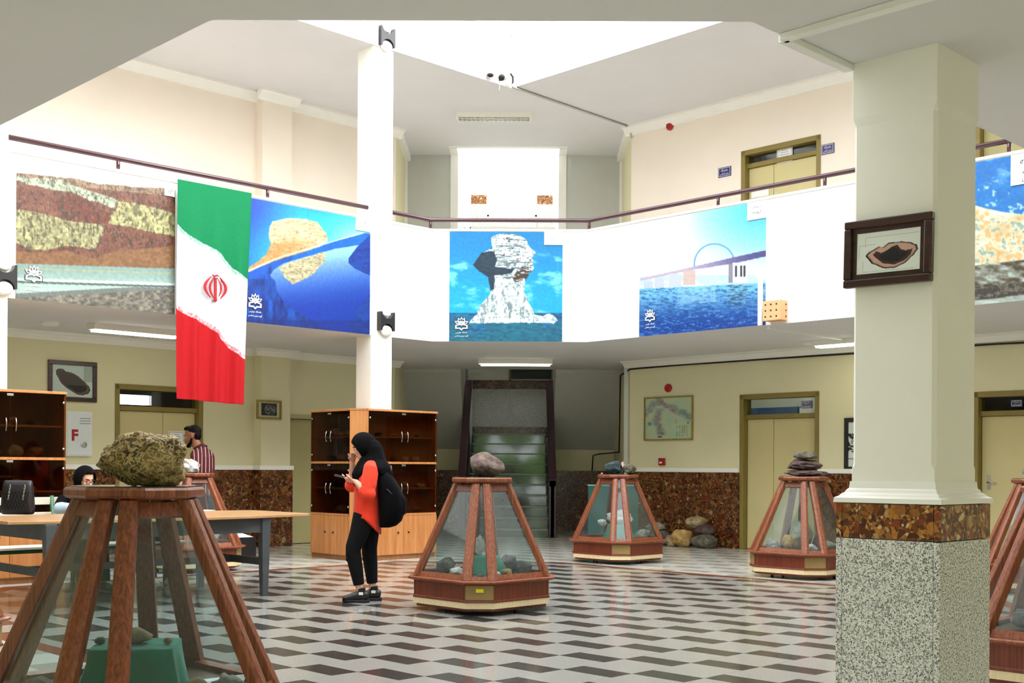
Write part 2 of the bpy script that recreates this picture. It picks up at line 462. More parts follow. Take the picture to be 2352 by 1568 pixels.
# floor: slab, tiles of the hall field, red-brown strip, tiles of the galleries
floor = struct(U_('floor', B(-6, 22, -6, 22, -.2, -.006), MT['slab']))
BU0, BU1, BV0, BV1, BC = 3.6, 11.58, 3.7, 12.34, 22.45     # strip lines
def field(off):
    u0, u1, v0, v1 = BU0 - off, BU1 + off, BV0 - off, BV1 + off; q = off * math.sqrt(2)
    return [(8.9 - q - v0, v0), (u1 - 1.5, v0), (u1, v0 + 1.5), (u1, BC + q - u1), (BC + q - v1, v1), (u0 + 1.5, v1), (u0, v1 - 1.5), (u0, 8.9 - q - u0)]
FI, FO = field(0), field(.15)
mb = MB()
for i in range(8):
    j = (i + 1) % 8; mb.prism([FI[i], FO[i], FO[j], FI[j]], -.006, 0)
U_('border_strip', mb, MT['strip'], floor)
TU = .399
dk, lt = [], []; gk, gw = MB(), MB()
OUT = [(-.42, -.18), (15.84, -.18), (15.84, 16.2), (-.42, 16.2)]
g = .0012
for k in range(-60, 60):
    for j in range(-60, 60):
        u0 = .13 + TU * (.5 * k) + 1.5 * TU * j; v1 = 15.9 - TU * k
        if not (-3.5 < u0 < 19 and -3.5 < v1 < 20): continue
        for kind, a, b in (('d', u0, u0 + .5 * TU), ('l', u0 + .5 * TU, u0 + 1.5 * TU)):
            q = [(a + g, v1 - TU + g), (b - g, v1 - TU + g), (b - g, v1 - g), (a + g, v1 - g)]
            c = clip(q, FI)
            if c: (dk if kind == 'd' else lt).append((c, len(c) == 4 and abs(c[0][0] - q[0][0]) + abs(c[2][0] - q[2][0]) + abs(c[0][1] - q[0][1]) + abs(c[2][1] - q[2][1]) < 1e-6))
            if all(clip_half(q, FI[(i + 1) % 8], FI[i]) == [] or True for i in range(1)):
                # part outside the strip: keep tiles whose centre lies outside
                rest = q
                pieces = []
                for i in range(8):
                    a_, b_ = FO[i], FO[(i + 1) % 8]
                    outp = clip_half(rest, b_, a_)
                    if outp: pieces.append(outp)
                    rest = clip_half(rest, a_, b_)
                    if not rest: break
                for p in pieces: (gk if kind == 'd' else gw).prism(p, -.006, 0)
def vis_size(c):
    cu, cv = sum(p[0] for p in c) / len(c), sum(p[1] for p in c) / len(c); x, y = xy(cu, cv)
    if y < .5: return 0
    px = CX + F * x / y; py = HY + F * EYE / y
    if not (-60 < px < 2412 and py < 1600): return .0001 / y
    return 1 / y
for lst, nm, mat in ((dk, 'dark_tile', MT['tile_d']), (lt, 'pale_tile', MT['tile_l'])):
    whole = sorted([c for c, w_ in lst if w_], key=lambda c: -vis_size(c)); part = [c for c, w_ in lst if not w_]
    c0 = whole[0]; wd, ht = c0[1][0] - c0[0][0], c0[2][1] - c0[1][1]
    me = MB().box(0, wd, 0, ht, -.006, 0).mesh(nm); me.materials.append(mat)
    for c in whole[:300]: obj(nm, me, None, floor, (c[0][0], c[0][1], 0))
    rest = MB()
    for c in whole[300:] + part: rest.prism(c, -.006, 0)
    U_(nm + '_field', rest, mat, floor)['kind'] = 'stuff'
U_('grey_tile_field', gk, MT['tile_g'], floor)['kind'] = 'stuff'
U_('white_tile_field', gw, MT['tile_w'], floor)['kind'] = 'stuff'

# gallery slab = ceiling of the ground floor, and upper ceiling
OC = octagon(0)
XW0, XW1 = -2.18, 1.88
uWL, vWR = 16.2 + XW0 * math.sqrt(2), 15.846 - XW1 * math.sqrt(2)   # where the long walls stop at the stair hall
def ring(inner, z0, z1, yfar, near=True):
    a = [uv_xy for uv_xy in inner]
    P = [xy(*p) for p in a]
    o = {'far_l': xy(uWL, 16.2), 'far_r': xy(15.846, vWR), 'left': xy(-.42, 16.2), 'right': xy(15.846, -.18), 'nr': xy(2.65, -.18), 'nl': xy(-.42, 2.7)}
    m = MB()
    m.prism([P[3], o['far_r'], (XW1, yfar), (XW0, yfar), o['far_l'], P[4]], z0, z1)
    m.prism([P[4], o['far_l'], o['left'], P[5]], z0, z1)
    m.prism([P[5], o['left'], P[6]], z0, z1)
    m.prism([P[6], o['left'], o['nl'], P[7]], z0, z1)
    m.prism([P[7], o['nl'], (-2.2, -3), (2.0, -3), o['nr'], P[0]], z0, z1)
    m.prism([P[0], o['nr'], o['right'], P[1]], z0, z1)
    m.prism([P[1], o['right'], P[2]], z0, z1)
    m.prism([P[2], o['right'], o['far_r'], P[3]], z0, z1)
    return m
_a, _b = ring(OC, ZB, ZB + .02, 22.3), ring(octagon(.15), ZB + .02, 3.45, 22.3)
_a.add(_b.v, _b.f)
ceil_low = struct(_a.build('ceiling', MT['ceil']))
SK = [(2.549, 2.788), (12.92, 2.788), (12.92, 2.788), (12.92, 13.15), (12.92, 13.15), (2.549, 13.15), (2.549, 13.15), (2.549, 2.788)]
YU = 21.9
XO0, XO1 = -1.207, .717
m = ring(SK, ZU, 7.35, YU)
m.box(XW0, XO0, YU, 26.4, ZU, 7.35); m.box(XO1, XW1, YU, 26.4, ZU, 7.35)
ceil_up = struct(m.build('ceiling', MT['ceil']))

# clerestory walls under the roof glazing, and the glazing itself
for nm, bx in (('wall_roof_light_left', (2.4, 13.07, 13.15, 13.3)), ('wall_roof_light_right', (12.92, 13.07, 2.64, 13.15)),
               ('wall_roof_light_near_left', (2.4, 2.549, 2.64, 13.15)), ('wall_roof_light_near_right', (2.549, 12.92, 2.64, 2.788))):
    struct(U_(nm, B(*bx, ZU + .25, 7.9), MT['portal_white']))
sky = struct(U_('window_1', MB().box(2.5, 12.97, 2.74, 2.86, 7.9, 8.0).box(2.5, 12.97, 13.07, 13.2, 7.9, 8.0).box(2.5, 2.62, 2.86, 13.07, 7.9, 8.0).box(12.85, 12.97, 2.86, 13.07, 7.9, 8.0), MT['alu']))
NB = 5
for i in range(1, NB):
    u = 2.55 + i * 10.4 / NB; U_('glazing_bar', B(u - .03, u + .03, 2.86, 13.07, 7.92, 8.0), MT['alu'], sky)
    v = 2.79 + i * 10.35 / NB; U_('glazing_bar', B(2.62, 12.85, v - .03, v + .03, 7.93, 7.99), MT['alu'], sky)
for i in range(NB):
    for j in range(NB):
        u, v = 2.55 + i * 10.4 / NB, 2.79 + j * 10.35 / NB
        U_('pane', B(u + .03, u + 10.4 / NB - .03, v + .03, v + 10.35 / NB - .03, 7.97, 7.975), MT['sky_glass'], sky)

# parapets of the gallery
OO = octagon(.15); OL = octagon(-.018); OOL = octagon(.17)
names = ['near_right', 'right_corner', 'right', 'centre', 'left', 'left_corner', 'near_left', 'near']
for i, nm in enumerate(names):
    j = (i + 1) % 8
    p = struct(U_('wall_parapet_' + nm, MB().prism([OC[i], OC[j], OO[j], OO[i]], ZB + .02, ZT - .035), MT['white']))
    U_('coping', MB().prism([OL[i], OL[j], OOL[j], OOL[i]], ZT - .035, ZT), MT['white'], p, bevel=.008)

# walls with openings -----------------------------------------------------------
def wall_holes(s0, s1, z0, z1, y0, y1, holes):
    xs = sorted({s0, s1} | {h[0] for h in holes} | {h[1] for h in holes}); zs = sorted({z0, z1} | {h[2] for h in holes} | {h[3] for h in holes})
    m = MB()
    for a, b in zip(xs, xs[1:]):
        run = None
        for c, d in zip(zs, zs[1:]):
            mx, mz = (a + b) / 2, (c + d) / 2
            if any(h[0] < mx < h[1] and h[2] < mz < h[3] for h in holes):
                if run: m.box(a, b, y0, y1, *run); run = None
            else: run = (run[0], d) if run else (c, d)
        if run: m.box(a, b, y0, y1, *run)
    return m

cW, cR = PL['WL'][1], PL['WR'][1]
sx = lambda wl, px: W(wl, px, 1000)[0]
dl1 = (sx('WL', 264), sx('WL', 465), 0, W('WL', 364, 887)[1])
dl2 = (sx('WL', 651), sx('WL', 651) + 1.05, 0, W('WL', 680, 951)[1])
dr1 = (sx('WR', 1700), sx('WR', 1881), 0, W('WR', 1790, 903)[1])
dr2 = (sx('WR', 2236), sx('WR', 2236) + 1.55, 0, W('WR', 2290, 899)[1])
du1 = (dr1[0], dr1[1], 3.45, W('WR', 1790, 330)[1])
du2 = (dr2[0], dr2[1], 3.45, du1[3])
wl = struct(wall_holes(-.42, uWL, 0, 3.3, cW, cW + .25, [dl1, dl2]).build('wall_left', MT['wall_low'], rz=R45))
wlu = struct(wall_holes(-.42, uWL, 3.3, ZU + .1, cW, cW + .25, []).build('wall_left_upper', MT['wall_up'], rz=R45))
wr = struct(wall_holes(-vWR, .18, 0, 3.3, cR, cR + .25, [dr1, dr2]).build('wall_right', MT['wall_low'], rz=-R45))
wru = struct(wall_holes(-vWR, .18, 3.3, ZU + .1, cR, cR + .25, [du1, du2]).build('wall_right_upper', MT['wall_up'], rz=-R45))
struct(U_('wall_near_left', B(-.67, -.42, 2.7, 16.4, 0, ZU + .1), MT['wall_low']))
struct(U_('wall_near_right', B(2.65, 16, -.43, -.18, 0, ZU + .1), MT['wall_low']))
struct(B(-2.45, -2.2, -3, 1.75, 0, ZU + .1).build('wall_entry_left', MT['wall_low']))
struct(B(2.0, 2.25, -3, 1.85, 0, ZU + .1).build('wall_entry_right', MT['wall_low']))
struct(wall_holes(-2.45, 2.25, 0, ZU + .1, -3.2, -3, [(-1.9, 1.7, 0, 2.75)]).build('wall_entry_back', MT['wall_low']))
ent = struct(MB().box(-1.9, -1.83, -3.14, -3.06, 0, 2.75).box(1.63, 1.7, -3.14, -3.06, 0, 2.75).box(-.13, -.07, -3.14, -3.06, 0, 2.75).box(-1.9, 1.7, -3.14, -3.06, 2.68, 2.75).box(-1.9, 1.7, -3.14, -3.06, 2.1, 2.16).build('door_7', MT['alu']))  # unseen glazed entrance added to bring daylight to the near side
for a, b in ((-1.83, -.13), (-.07, 1.63)):
    B(a, b, -3.1, -3.095, .05, 2.1).build('pane', MT['pane'], ent); B(a, b, -3.1, -3.095, 2.16, 2.68).build('pane', MT['pane'], ent)
struct(B(-9, 9, -14, -3.2, -.25, -.05).build('floor_outside', MT['slab']))
hg = MB()
rh = random.Random(5)
for k in range(110):
    hx, hz = rh.uniform(-7, 7), rh.uniform(.2, 3.4); q = rh.uniform(.3, .65)
    hg.ell((hx, -8.5 + rh.uniform(-.5, .5), hz), (q, q * .8, q), n=10, m=7)
tag(hg.build('added_hedge', M('hedge_leaves', '#6f9a2e', .7, var=.5, vscale=5, bmp=.8, bscale=20), smooth=True), 'added tall greenery behind the viewer, for green reflections on the stair risers', 'added_hedge', kind='stuff')  # unseen garden greenery added for green reflections in the stair
# stair hall side walls
yl, yr = xy(uWL, 16.2)[1], xy(15.846, vWR)[1]
whl = struct(B(XW0 - .25, XW0, yl, 26.4, 0, ZU + .1).build('wall_stair_left', MT['wall_low']))
whr = struct(B(XW1, XW1 + .25, yr, 26.4, 0, ZU + .1).build('wall_stair_right', MT['wall_low']))
# upper cheek walls beside the bright stair opening
struct(MB().box(XW0, XO0, 22.4, 22.6, 3.45, ZU).build('wall_upper_cheek_left', MT['soffit']))
struct(MB().box(XO1, XW1, 22.4, 22.6, 3.45, ZU).build('wall_upper_cheek_right', MT['soffit']))
# bright stairwell behind: side walls, back wall with tall window, landing
zw = 6.83
struct(B(XO0 - .12, XO0 + .02, 21.9, 26.6, ZU - .002, 10.2).box(XO0 - .12, XO0 + .02, 22.38, 26.6, 4.4, ZU - .002).build('wall_stairwell_left', MT['portal_white']))
struct(B(XO1 - .02, XO1 + .12, 21.9, 26.6, ZU - .002, 10.2).box(XO1 - .02, XO1 + .12, 22.38, 26.6, 4.4, ZU - .002).build('wall_stairwell_right', MT['portal_white']))
struct(B(XO0 - .12, XO1 + .12, 21.78, 21.92, ZU - .002, 10.2).build('wall_stairwell_front', MT['portal_white']))
rf = struct(MB().box(XO0 - .12, XO1 + .12, 21.78, 21.9, 10.2, 10.3).box(XO0 - .12, XO1 + .12, 26.6, 26.75, 10.2, 10.3).box(XO0 - .12, XO0, 21.9, 26.6, 10.2, 10.3).box(XO1, XO1 + .12, 21.9, 26.6, 10.2, 10.3).build('added_glass_roof', MT['alu']))  # unseen glass roof added to brighten the stairwell
for k in range(4): B(XO0, XO1, 21.9 + k * 1.175 + .02, 21.9 + (k + 1) * 1.175 - .02, 10.24, 10.245).build('pane', MT['sky_glass'], rf)
wb = struct(wall_holes(XO0 - .12, XO1 + .12, 5.0, 10.2, 26.6, 26.85, [(-.763, .345, zw, 9.7)]).build('wall_stairwell_back', MT['portal_white']))
for a, b in ((XO0, -.763), (.345, XO1)):
    B(a + .002, b - .01, 26.57, 26.6, 7.1, 7.3).build('breccia_slab', MT['breccia2'], wb)
    B(a + .002, b - .01, 26.57, 26.6, 6.2, 7.1).build('granite_slab', MT['granite'], wb)
B(-.773, .355, 26.57, 26.6, 6.2, zw - .02).build('granite_slab', MT['granite'], wb)
win = struct(MB().box(-.763, -.72, 26.65, 26.72, zw, 9.7).box(.302, .345, 26.65, 26.72, zw, 9.7).box(-.763, .345, 26.65, 26.72, zw, zw + .05).box(-.763, .345, 26.65, 26.72, 9.65, 9.7).build('window_2', MT['alu']))
B(-.72, .302, 26.68, 26.685, zw + .05, 9.65).build('pane', MT['pane'], win)
struct(B(XO0, XO1, 24.6, 26.6, 6.0, 6.2).build('floor_landing_upper', MT['tile_w']))
bal = thing('stair_balustrade', 'white sloping balustrade beside the bright stair opening upstairs', 'balustrade', (XO0 + .12, 22.7, 0))
MB().hexa([(0, 0, 3.9), (.05, 0, 3.9), (.05, 2, 5.9), (0, 2, 5.9)], [(0, 0, 4.02), (.05, 0, 4.02), (.05, 2, 6.02), (0, 2, 6.02)]).build('bottom_rail', MT['white_pl'], bal)
MB().hexa([(0, 0, 5.0), (.05, 0, 5.0), (.05, 2, 7.15), (0, 2, 7.15)], [(0, 0, 5.12), (.05, 0, 5.12), (.05, 2, 7.3), (0, 2, 7.3)]).build('top_rail', MT['white_pl'], bal)
for y in (.05, .5, .95, 1.4, 1.9): B(0, .05, y, y + .05, 3.95 + y, 5.06 + y * 1.07).build('baluster', MT['white_pl'], bal)

# ground floor stair hall: sloping soffits of the side flights, back walls, stair
for a, b, nm in ((XW0, -1.12, 'left'), (.66, XW1, 'right')):
    o = struct(MB().hexa([(a, 22.3, 3.02), (b, 22.3, 3.02), (b, 24.0, 1.62), (a, 24.0, 1.62)], [(a, 22.3, 3.45), (b, 22.3, 3.45), (b, 24.0, 3.45), (a, 24.0, 3.45)]).build('ceiling_stair_soffit_' + nm, MT['soffit']))
    o = struct(B(a, b, 24.0, 24.2, 0, 1.7).build('wall_under_stair_' + nm, MT['wall_low']))
    B(a, b, 23.97, 24.0, 0, 1.2).build('breccia_slab', MT['breccia'], o)
    struct(B(b - .1 if nm == 'left' else a, b if nm == 'left' else a + .1, 24.2, 25.6, 0, 3.45).build('wall_flight_' + nm, MT['soffit']))
sb = struct(B(XW0, XW1, 25.6, 25.8, 0, 4.4).build('wall_stair_back', MT['white']))
XS0, XS1 = -.97, .52
B(XS0 - .05, XS1 + .14, 25.57, 25.6, 1.9, 2.12).build('breccia_slab', MT['breccia'], sb)
for k in range(2): B(XS0 - .05 + k * .84, XS0 + .785 + k * .84, 25.57, 25.6, 2.125, 2.93).build('granite_slab', MT['granite'], sb)
B(XS0 - .05, XS1 + .14, 25.565, 25.6, 2.935, 3.12).build('breccia_slab', MT['breccia'], sb)
B(-.22, XS1 + .14, 25.56, 25.6, 3.15, 3.6).build('green_panel', MT['green_glass'], sb)
B(-.24, -.2, 25.55, 25.6, 3.12, 3.6).build('panel_edge', MT['doorframe'], sb)
struct(B(-1.12, .66, 22.3, 25.6, 3.7, 3.8).build('ceiling', MT['soffit']))  # unseen slab added to keep the upper shaft's light off the landing
st = thing('staircase', 'staircase with dark green marble risers and pale tread edges behind the display cases', 'staircase', (0, 0, 0))
struct(st)
for k in range(1, 11):
    y = 21.6 + .28 * (k - 1); z = .199 * k - .05
    B(XS0, XS1, y + .02, 25.6 if k == 10 else y + .32, z - .199 if k > 1 else 0, z - .03).build('riser', MT['riser'], st)
    B(XS0, XS1, y, y + .3 if k < 10 else 25.6, z - .03, z).build('tread', MT['stair'], st, bevel=.006)
for x in (XS0 - .13, XS1 + .02):
    b_ = thing('stair_handrail', 'dark plum handrail on the %s side of the ground floor staircase' % ('left' if x < 0 else 'right'), 'handrail', (x, 21.5, 0))
    B(-.02, .12, 0, .12, 0, 1.05).build('newel', MT['purple'], b_, bevel=.01)
    MB().hexa([(-.02, 0, .92), (.12, 0, .92), (.12, 2.8, 2.9), (-.02, 2.8, 2.9)], [(-.02, 0, 1.03), (.12, 0, 1.03), (.12, 2.8, 3.03), (-.02, 2.8, 3.03)]).build('top_rail', MT['purple'], b_)
    MB().hexa([(.02, 0, 0), (.08, 0, 0), (.08, 2.8, 1.75), (.02, 2.8, 1.75)], [(.02, 0, .93), (.08, 0, .93), (.08, 2.8, 2.92), (.02, 2.8, 2.92)]).build('string_board', MT['purple'], b_)
    for k in range(1, 10): B(.035, .065, k * .28, k * .28 + .03, .1 + k * .195, .97 + k * .2).build('baluster', MT['purple'], b_)

# dado slabs, rails and crown mouldings (children of their wall; local x along the wall)
def dado(wall, c, s0, s1, holes, sgn=1, ztop=1.2):
    edges = [s0]; cur = s0
    spans = []
    for h in sorted(holes): spans.append((cur, h[0])); cur = h[1]
    spans.append((cur, s1))
    for a, b in spans:
        if b - a < .05: continue
        n = max(1, round((b - a) / 1.0)); w_ = (b - a) / n
        for i in range(n): B(a + i * w_ + .002, a + (i + 1) * w_ - .002, c - .03, c, 0, ztop).build('breccia_slab', MT['breccia'], wall)
        B(a, b, c - .045, c, ztop, ztop + .07).build('dado_rail', MT['trim'], wall, bevel=.01)
fr = .07
PS0, PS1 = sx('WL', 583), sx('WL', 650)
dado(wl, cW, -.42, uWL, [(dl1[0] - .0, dl1[1] + .0), (PS0, PS1), (dl2[0], dl2[1])])
dado(wr, cR, -vWR, .18, [dr1[:2], dr2[:2]])
# pilaster on the left wall, both floors
pil = struct(B(PS0, PS1, cW - .2, cW, 0, ZB).build('wall_pilaster', MT['wall_low'], rz=R45))
for a in (0,): B(PS0 - .03, PS1 + .03, cW - .235, cW - .2, 0, 1.2).build('breccia_slab', MT['breccia'], pil)
B(PS0 - .03, PS0, cW - .2, cW, 0, 1.2).build('breccia_slab', MT['breccia'], pil)
B(PS0 - .045, PS1 + .045, cW - .25, cW, 1.2, 1.27).build('dado_rail', MT['trim'], pil, bevel=.01)
pilu = struct(B(PS0, PS1, cW - .2, cW, 3.45, ZU).build('wall_pilaster', MT['wall_up'], rz=R45))
def crown(name, a, b, c, z, rz, d=.14, h=.11, parent=None):
    prof = [(c, z), (c - d, z), (c - d, z - h * .25), (c - d * .7, z - h * .3), (c - d * .3, z - h * .8), (c - d * .2, z - h), (c, z - h)]
    m = MB(); n = len(prof)
    m.add([(a, p[0], p[1]) for p in prof] + [(b, p[0], p[1]) for p in prof], [tuple(range(n)), tuple(range(2 * n - 1, n - 1, -1))] + [(i, n + i, n + (i + 1) % n, (i + 1) % n) for i in range(n)])
    return struct(m.build(name, MT['trim'], rz=rz))
crown('trim_1', -.42, uWL + .1, cW, ZB, R45); crown('trim_2', -vWR - .1, .18, cR, ZB, -R45)
crown('trim_3', -.42, uWL + .1, cW, ZU, R45, .16, .15); crown('trim_4', -vWR - .1, .18, cR, ZU, -R45, .16, .15)
crown('trim_5', PS0 - .1, PS1 + .1, cW - .2, ZB, R45); crown('trim_6', PS0 - .1, PS1 + .1, cW - .2, ZU, R45, .16, .15)
crown('trim_7', -22.4, -yr + .0, XW1, ZU, PI / 2, .1, .12) if False else None
for x0, x1, nm in ((XW1 - .1, XW1, 'trim_7'), (XW0, XW0 + .1, 'trim_8')):
    struct(MB().box(x0, x1, yr if x1 > 0 else yl, 22.4, ZU - .12, ZU).box(x0 + (.05 if x1 > 0 else 0), x1 - (0 if x1 > 0 else .05), 22.35, 22.42, 3.5, ZU).build(nm, MT['trim']))

# columns -----------------------------------------------------------------------
def column(u0, v0, label, ztop, w_=.40):
    c = thing('column', label, 'column', (0, 0, 0), R45); struct(c)
    u1, v1 = u0 + w_, v0 + w_
    e = .045
    def sq(z, i, k): a_, b_, c_, d_ = u0 + i, u1 - i, v0 + i, v1 - i; return [(a_ + k, c_, z), (b_ - k, c_, z), (b_, c_ + k, z), (b_, d_ - k, z), (b_ - k, d_, z), (a_ + k, d_, z), (a_, d_ - k, z), (a_, c_ + k, z)]
    zs = [(1.17, .004, .003), (1.27, .004, .003), (1.29, .004, .016), (2.80, .004, .016), (2.84, .0, .003), (ztop, 0.0, .003)] if ztop < 4 else [(1.17, 0, .004), (1.3, 0, .004), (1.33, 0, .02), (ztop, 0, .02)]
    MB().loft([sq(*q) for q in zs]).build('shaft', MT['column'], c)
    m = MB()
    prof = [(.001, 1.215), (.004, 1.185), (.012, 1.178), (.018, 1.166), (.03, 1.158), (.036, 1.15), (.052, 1.142), (.054, 1.121)]
    rings = [[(u0 - a, v0 - a, z), (u1 + a, v0 - a, z), (u1 + a, v1 + a, z), (u0 - a, v1 + a, z)] for a, z in prof]
    m.loft(rings).build('base_moulding', MT['white'], c)
    for z0, z1, mt in ((.965, 1.118, 'breccia2'), (0, .962, 'granite')):
        nm = 'breccia_slab' if mt == 'breccia2' else 'granite_slab'
        for bx in ((u0 - e, u1 + e, v0 - e, v0 - e + .03), (u0 - e, u1 + e, v1 + e - .03, v1 + e), (u0 - e, u0 - e + .03, v0 - e + .031, v1 + e - .031), (u1 + e - .03, u1 + e, v0 - e + .031, v1 + e - .031)):
            B(*bx, z0, z1).build(nm, MT[mt], c, bevel=.004)
    B(u0, u1, v0, v1, 0, 1.17).build('core', MT['column'], c)
    return c
column(4.86, 2.36, 'big cream column with speckled granite foot, nearest to the viewer', ZB)
column(10.26, 13.175, 'tall white two-storey column rising behind the beech cabinets', ZU, .37)
column(4.86, 13.175, 'white two-storey column at the left edge beside the striped cliff banner', ZU, .40)

# doors ---------------------------------------------------------------------------
def door(n, wall, h, zl, leafs, rz, c, frame='doorframe', leaf='door', transom=True, label=None, handle=None, fsides=(1, 1)):
    s0, s1, z0, z1 = h
    d = struct(MB().box(s0, s0 + .07 * fsides[0], c - .012, c + .2, z0, z1).box(s1 - .07 * fsides[1], s1, c - .012, c + .2, z0, z1).box(s0, s1, c - .012, c + .2, z1 - .07, z1)
               .box(s0, s1, c + .05, c + .2, zl, zl + .07).build('door_%d' % n, MT[frame], rz=rz, bevel=.006))
    a, b = s0 + .07, s1 - .07
    cuts = [a] + [a + (b - a) * q for q in leafs] + [b]
    for i in range(len(cuts) - 1):
        lf = B(cuts[i] + .004, cuts[i + 1] - .004, c + .1, c + .145, z0 + .008, zl - .004).build('leaf', MT[leaf], d, bevel=.004)
        if handle == i or handle == -1:
            hx = cuts[i] + .1
            MB().box(hx - .025, hx + .025, c + .09, c + .1, 1.0, 1.2).build('backplate', MT['steel'], lf, bevel=.004)
            MB().tube([(hx, c + .1, 1.1), (hx, c + .04, 1.1), (hx + .12, c + .04, 1.1)], .01, 8).build('handle', MT['chrome'], lf, smooth=True)
    if transom: B(a, b, c + .1, c + .106, zl + .07, z1 - .07).build('transom_pane', MT['pane'], d)
    return d
zl1 = W('WL', 364, 940)[1]; zl3 = W('WR', 1790, 955)[1]
D1 = door(1, 'WL', dl1, zl1 - .03, [.58], R45, cW)
D2 = door(2, 'WL', dl2, dl2[3] - .07, [], R45, cW, 'olive', 'olive', False)
D3 = door(3, 'WR', dr1, zl3 - .035, [.38], -R45, cR)
D4 = door(4, 'WR', dr2, W('WR', 2290, 946)[1] - .05, [], -R45, cR, handle=0)
zu1 = W('WR', 1790, 365)[1]
D5 = door(5, 'WR', du1, zu1 - .03, [.36], -R45, cR)
D6 = door(6, 'WR', du2, zu1 + .1, [], -R45, cR, leaf='olive', transom=True)
# rooms seen through the transoms
def room(n, rz, c, s0, s1, z0, z1, mat, depth=2.6, hole=None, el=0, er=0):
    s0, s1 = s0 - el, s1 + er
    m = MB().box(s0 - .5, s1 + .5, c + .25, c + depth, z0 - .1, z0).box(s0 - .5, s1 + .5, c + .25, c + depth, z1, z1 + .1).box(s0 - .6, s0 - .5, c + .25, c + depth, z0, z1).box(s1 + .5, s1 + .6, c + .25, c + depth, z0, z1)
    hs = [hole] if hole else []
    w_ = wall_holes(s0 - .5, s1 + .5, z0, z1, c + depth, c + depth + .1, hs)
    m.add(w_.v, w_.f)
    return struct(m.build('wall_room_%d' % n, MT[mat], rz=rz))
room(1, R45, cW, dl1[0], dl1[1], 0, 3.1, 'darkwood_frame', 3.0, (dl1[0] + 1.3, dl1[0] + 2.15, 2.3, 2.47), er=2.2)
r3 = room(2, -R45, cR, dr1[0], dr1[1], 0, 3.1, 'roomwhite', 2.2, el=2.0)
B(dr1[0] - 1.9, dr1[1] - 1.62, cR + 2.0, cR + 2.15, 1.9, 2.33).build('blue_board', MT['bluewall'], r3)
B(dr1[1] - 1.58, dr1[1] - .9, cR + 2.0, cR + 2.18, 1.9, 2.31).build('white_board', MT['white_pl'], r3)
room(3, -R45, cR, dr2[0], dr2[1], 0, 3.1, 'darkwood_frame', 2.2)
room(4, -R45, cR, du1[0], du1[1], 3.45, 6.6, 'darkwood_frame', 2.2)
room(5, -R45, cR, du2[0], du2[1], 3.45, 6.6, 'olive', 1.2)
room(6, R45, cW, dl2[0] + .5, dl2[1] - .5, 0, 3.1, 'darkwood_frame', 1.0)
# ------------------------------------------------------------------ printed sheets
_lat = {}
def vnoise(x, y, seed=0):
    if seed not in _lat: _lat[seed] = np.random.default_rng(seed + 99).random((64, 64))
    g_ = _lat[seed]
    xi, yi = np.floor(x).astype(int), np.floor(y).astype(int); fx, fy = x - xi, y - yi
    fx, fy = fx * fx * (3 - 2 * fx), fy * fy * (3 - 2 * fy)
    a, b = g_[yi % 64, xi % 64], g_[yi % 64, (xi + 1) % 64]; c, d = g_[(yi + 1) % 64, xi % 64], g_[(yi + 1) % 64, (xi + 1) % 64]
    return (a * (1 - fx) + b * fx) * (1 - fy) + (c * (1 - fx) + d * fx) * fy

def fbm(x, y, seed=0, octv=4):
    s_, a, t = 0, .5, 0
    for k in range(octv):
        s_ = s_ + a * vnoise(x * 2 ** k, y * 2 ** k, seed + k); t += a; a *= .55
    return s_ / t

class Sheet:
    """colour canvas over a grid of vertices; X, Y hold the photograph coordinates of each vertex for reading shapes off it"""
    def __init__(s, X, Y): s.X, s.Y = X, Y; s.c = np.ones(X.shape + (3,))
    def mask(s, pts, wob=0, ws=12, seed=3):
        X, Y = s.X, s.Y
        if wob:
            X = X + (fbm(s.X / ws, s.Y / ws, seed) - .5) * wob * 2; Y = Y + (fbm(s.X / ws + 31, s.Y / ws, seed + 5) - .5) * wob * 2
        ins = np.zeros(X.shape, bool); n = len(pts)
        for i in range(n):
            x0, y0 = pts[i]; x1, y1 = pts[(i + 1) % n]
            if y0 == y1: continue
            cnd = (y0 > Y) != (y1 > Y)
            ins ^= cnd & (X < (x1 - x0) * (Y - y0) / (y1 - y0) + x0)
        return ins
    def put(s, m, col, k=1.0):
        c = np.array([v / 255 for v in col]) if not isinstance(col, np.ndarray) else col
        m = np.asarray(m, float)[..., None] * k
        s.c = s.c * (1 - m) + c * m
    def poly(s, pts, col, wob=0, ws=12, k=1.0): s.put(s.mask(pts, wob, ws), col, k)
    def n(s, sx_, sy_, seed=0, octv=4): return fbm(s.X / sx_, s.Y / sy_, seed, octv)

def smooth(a, b, x): t = np.clip((x - a) / (b - a), 0, 1); return t * t * (3 - 2 * t)
def grad(a, b, t): return np.array(a) / 255 * (1 - t[..., None]) + np.array(b) / 255 * t[..., None]

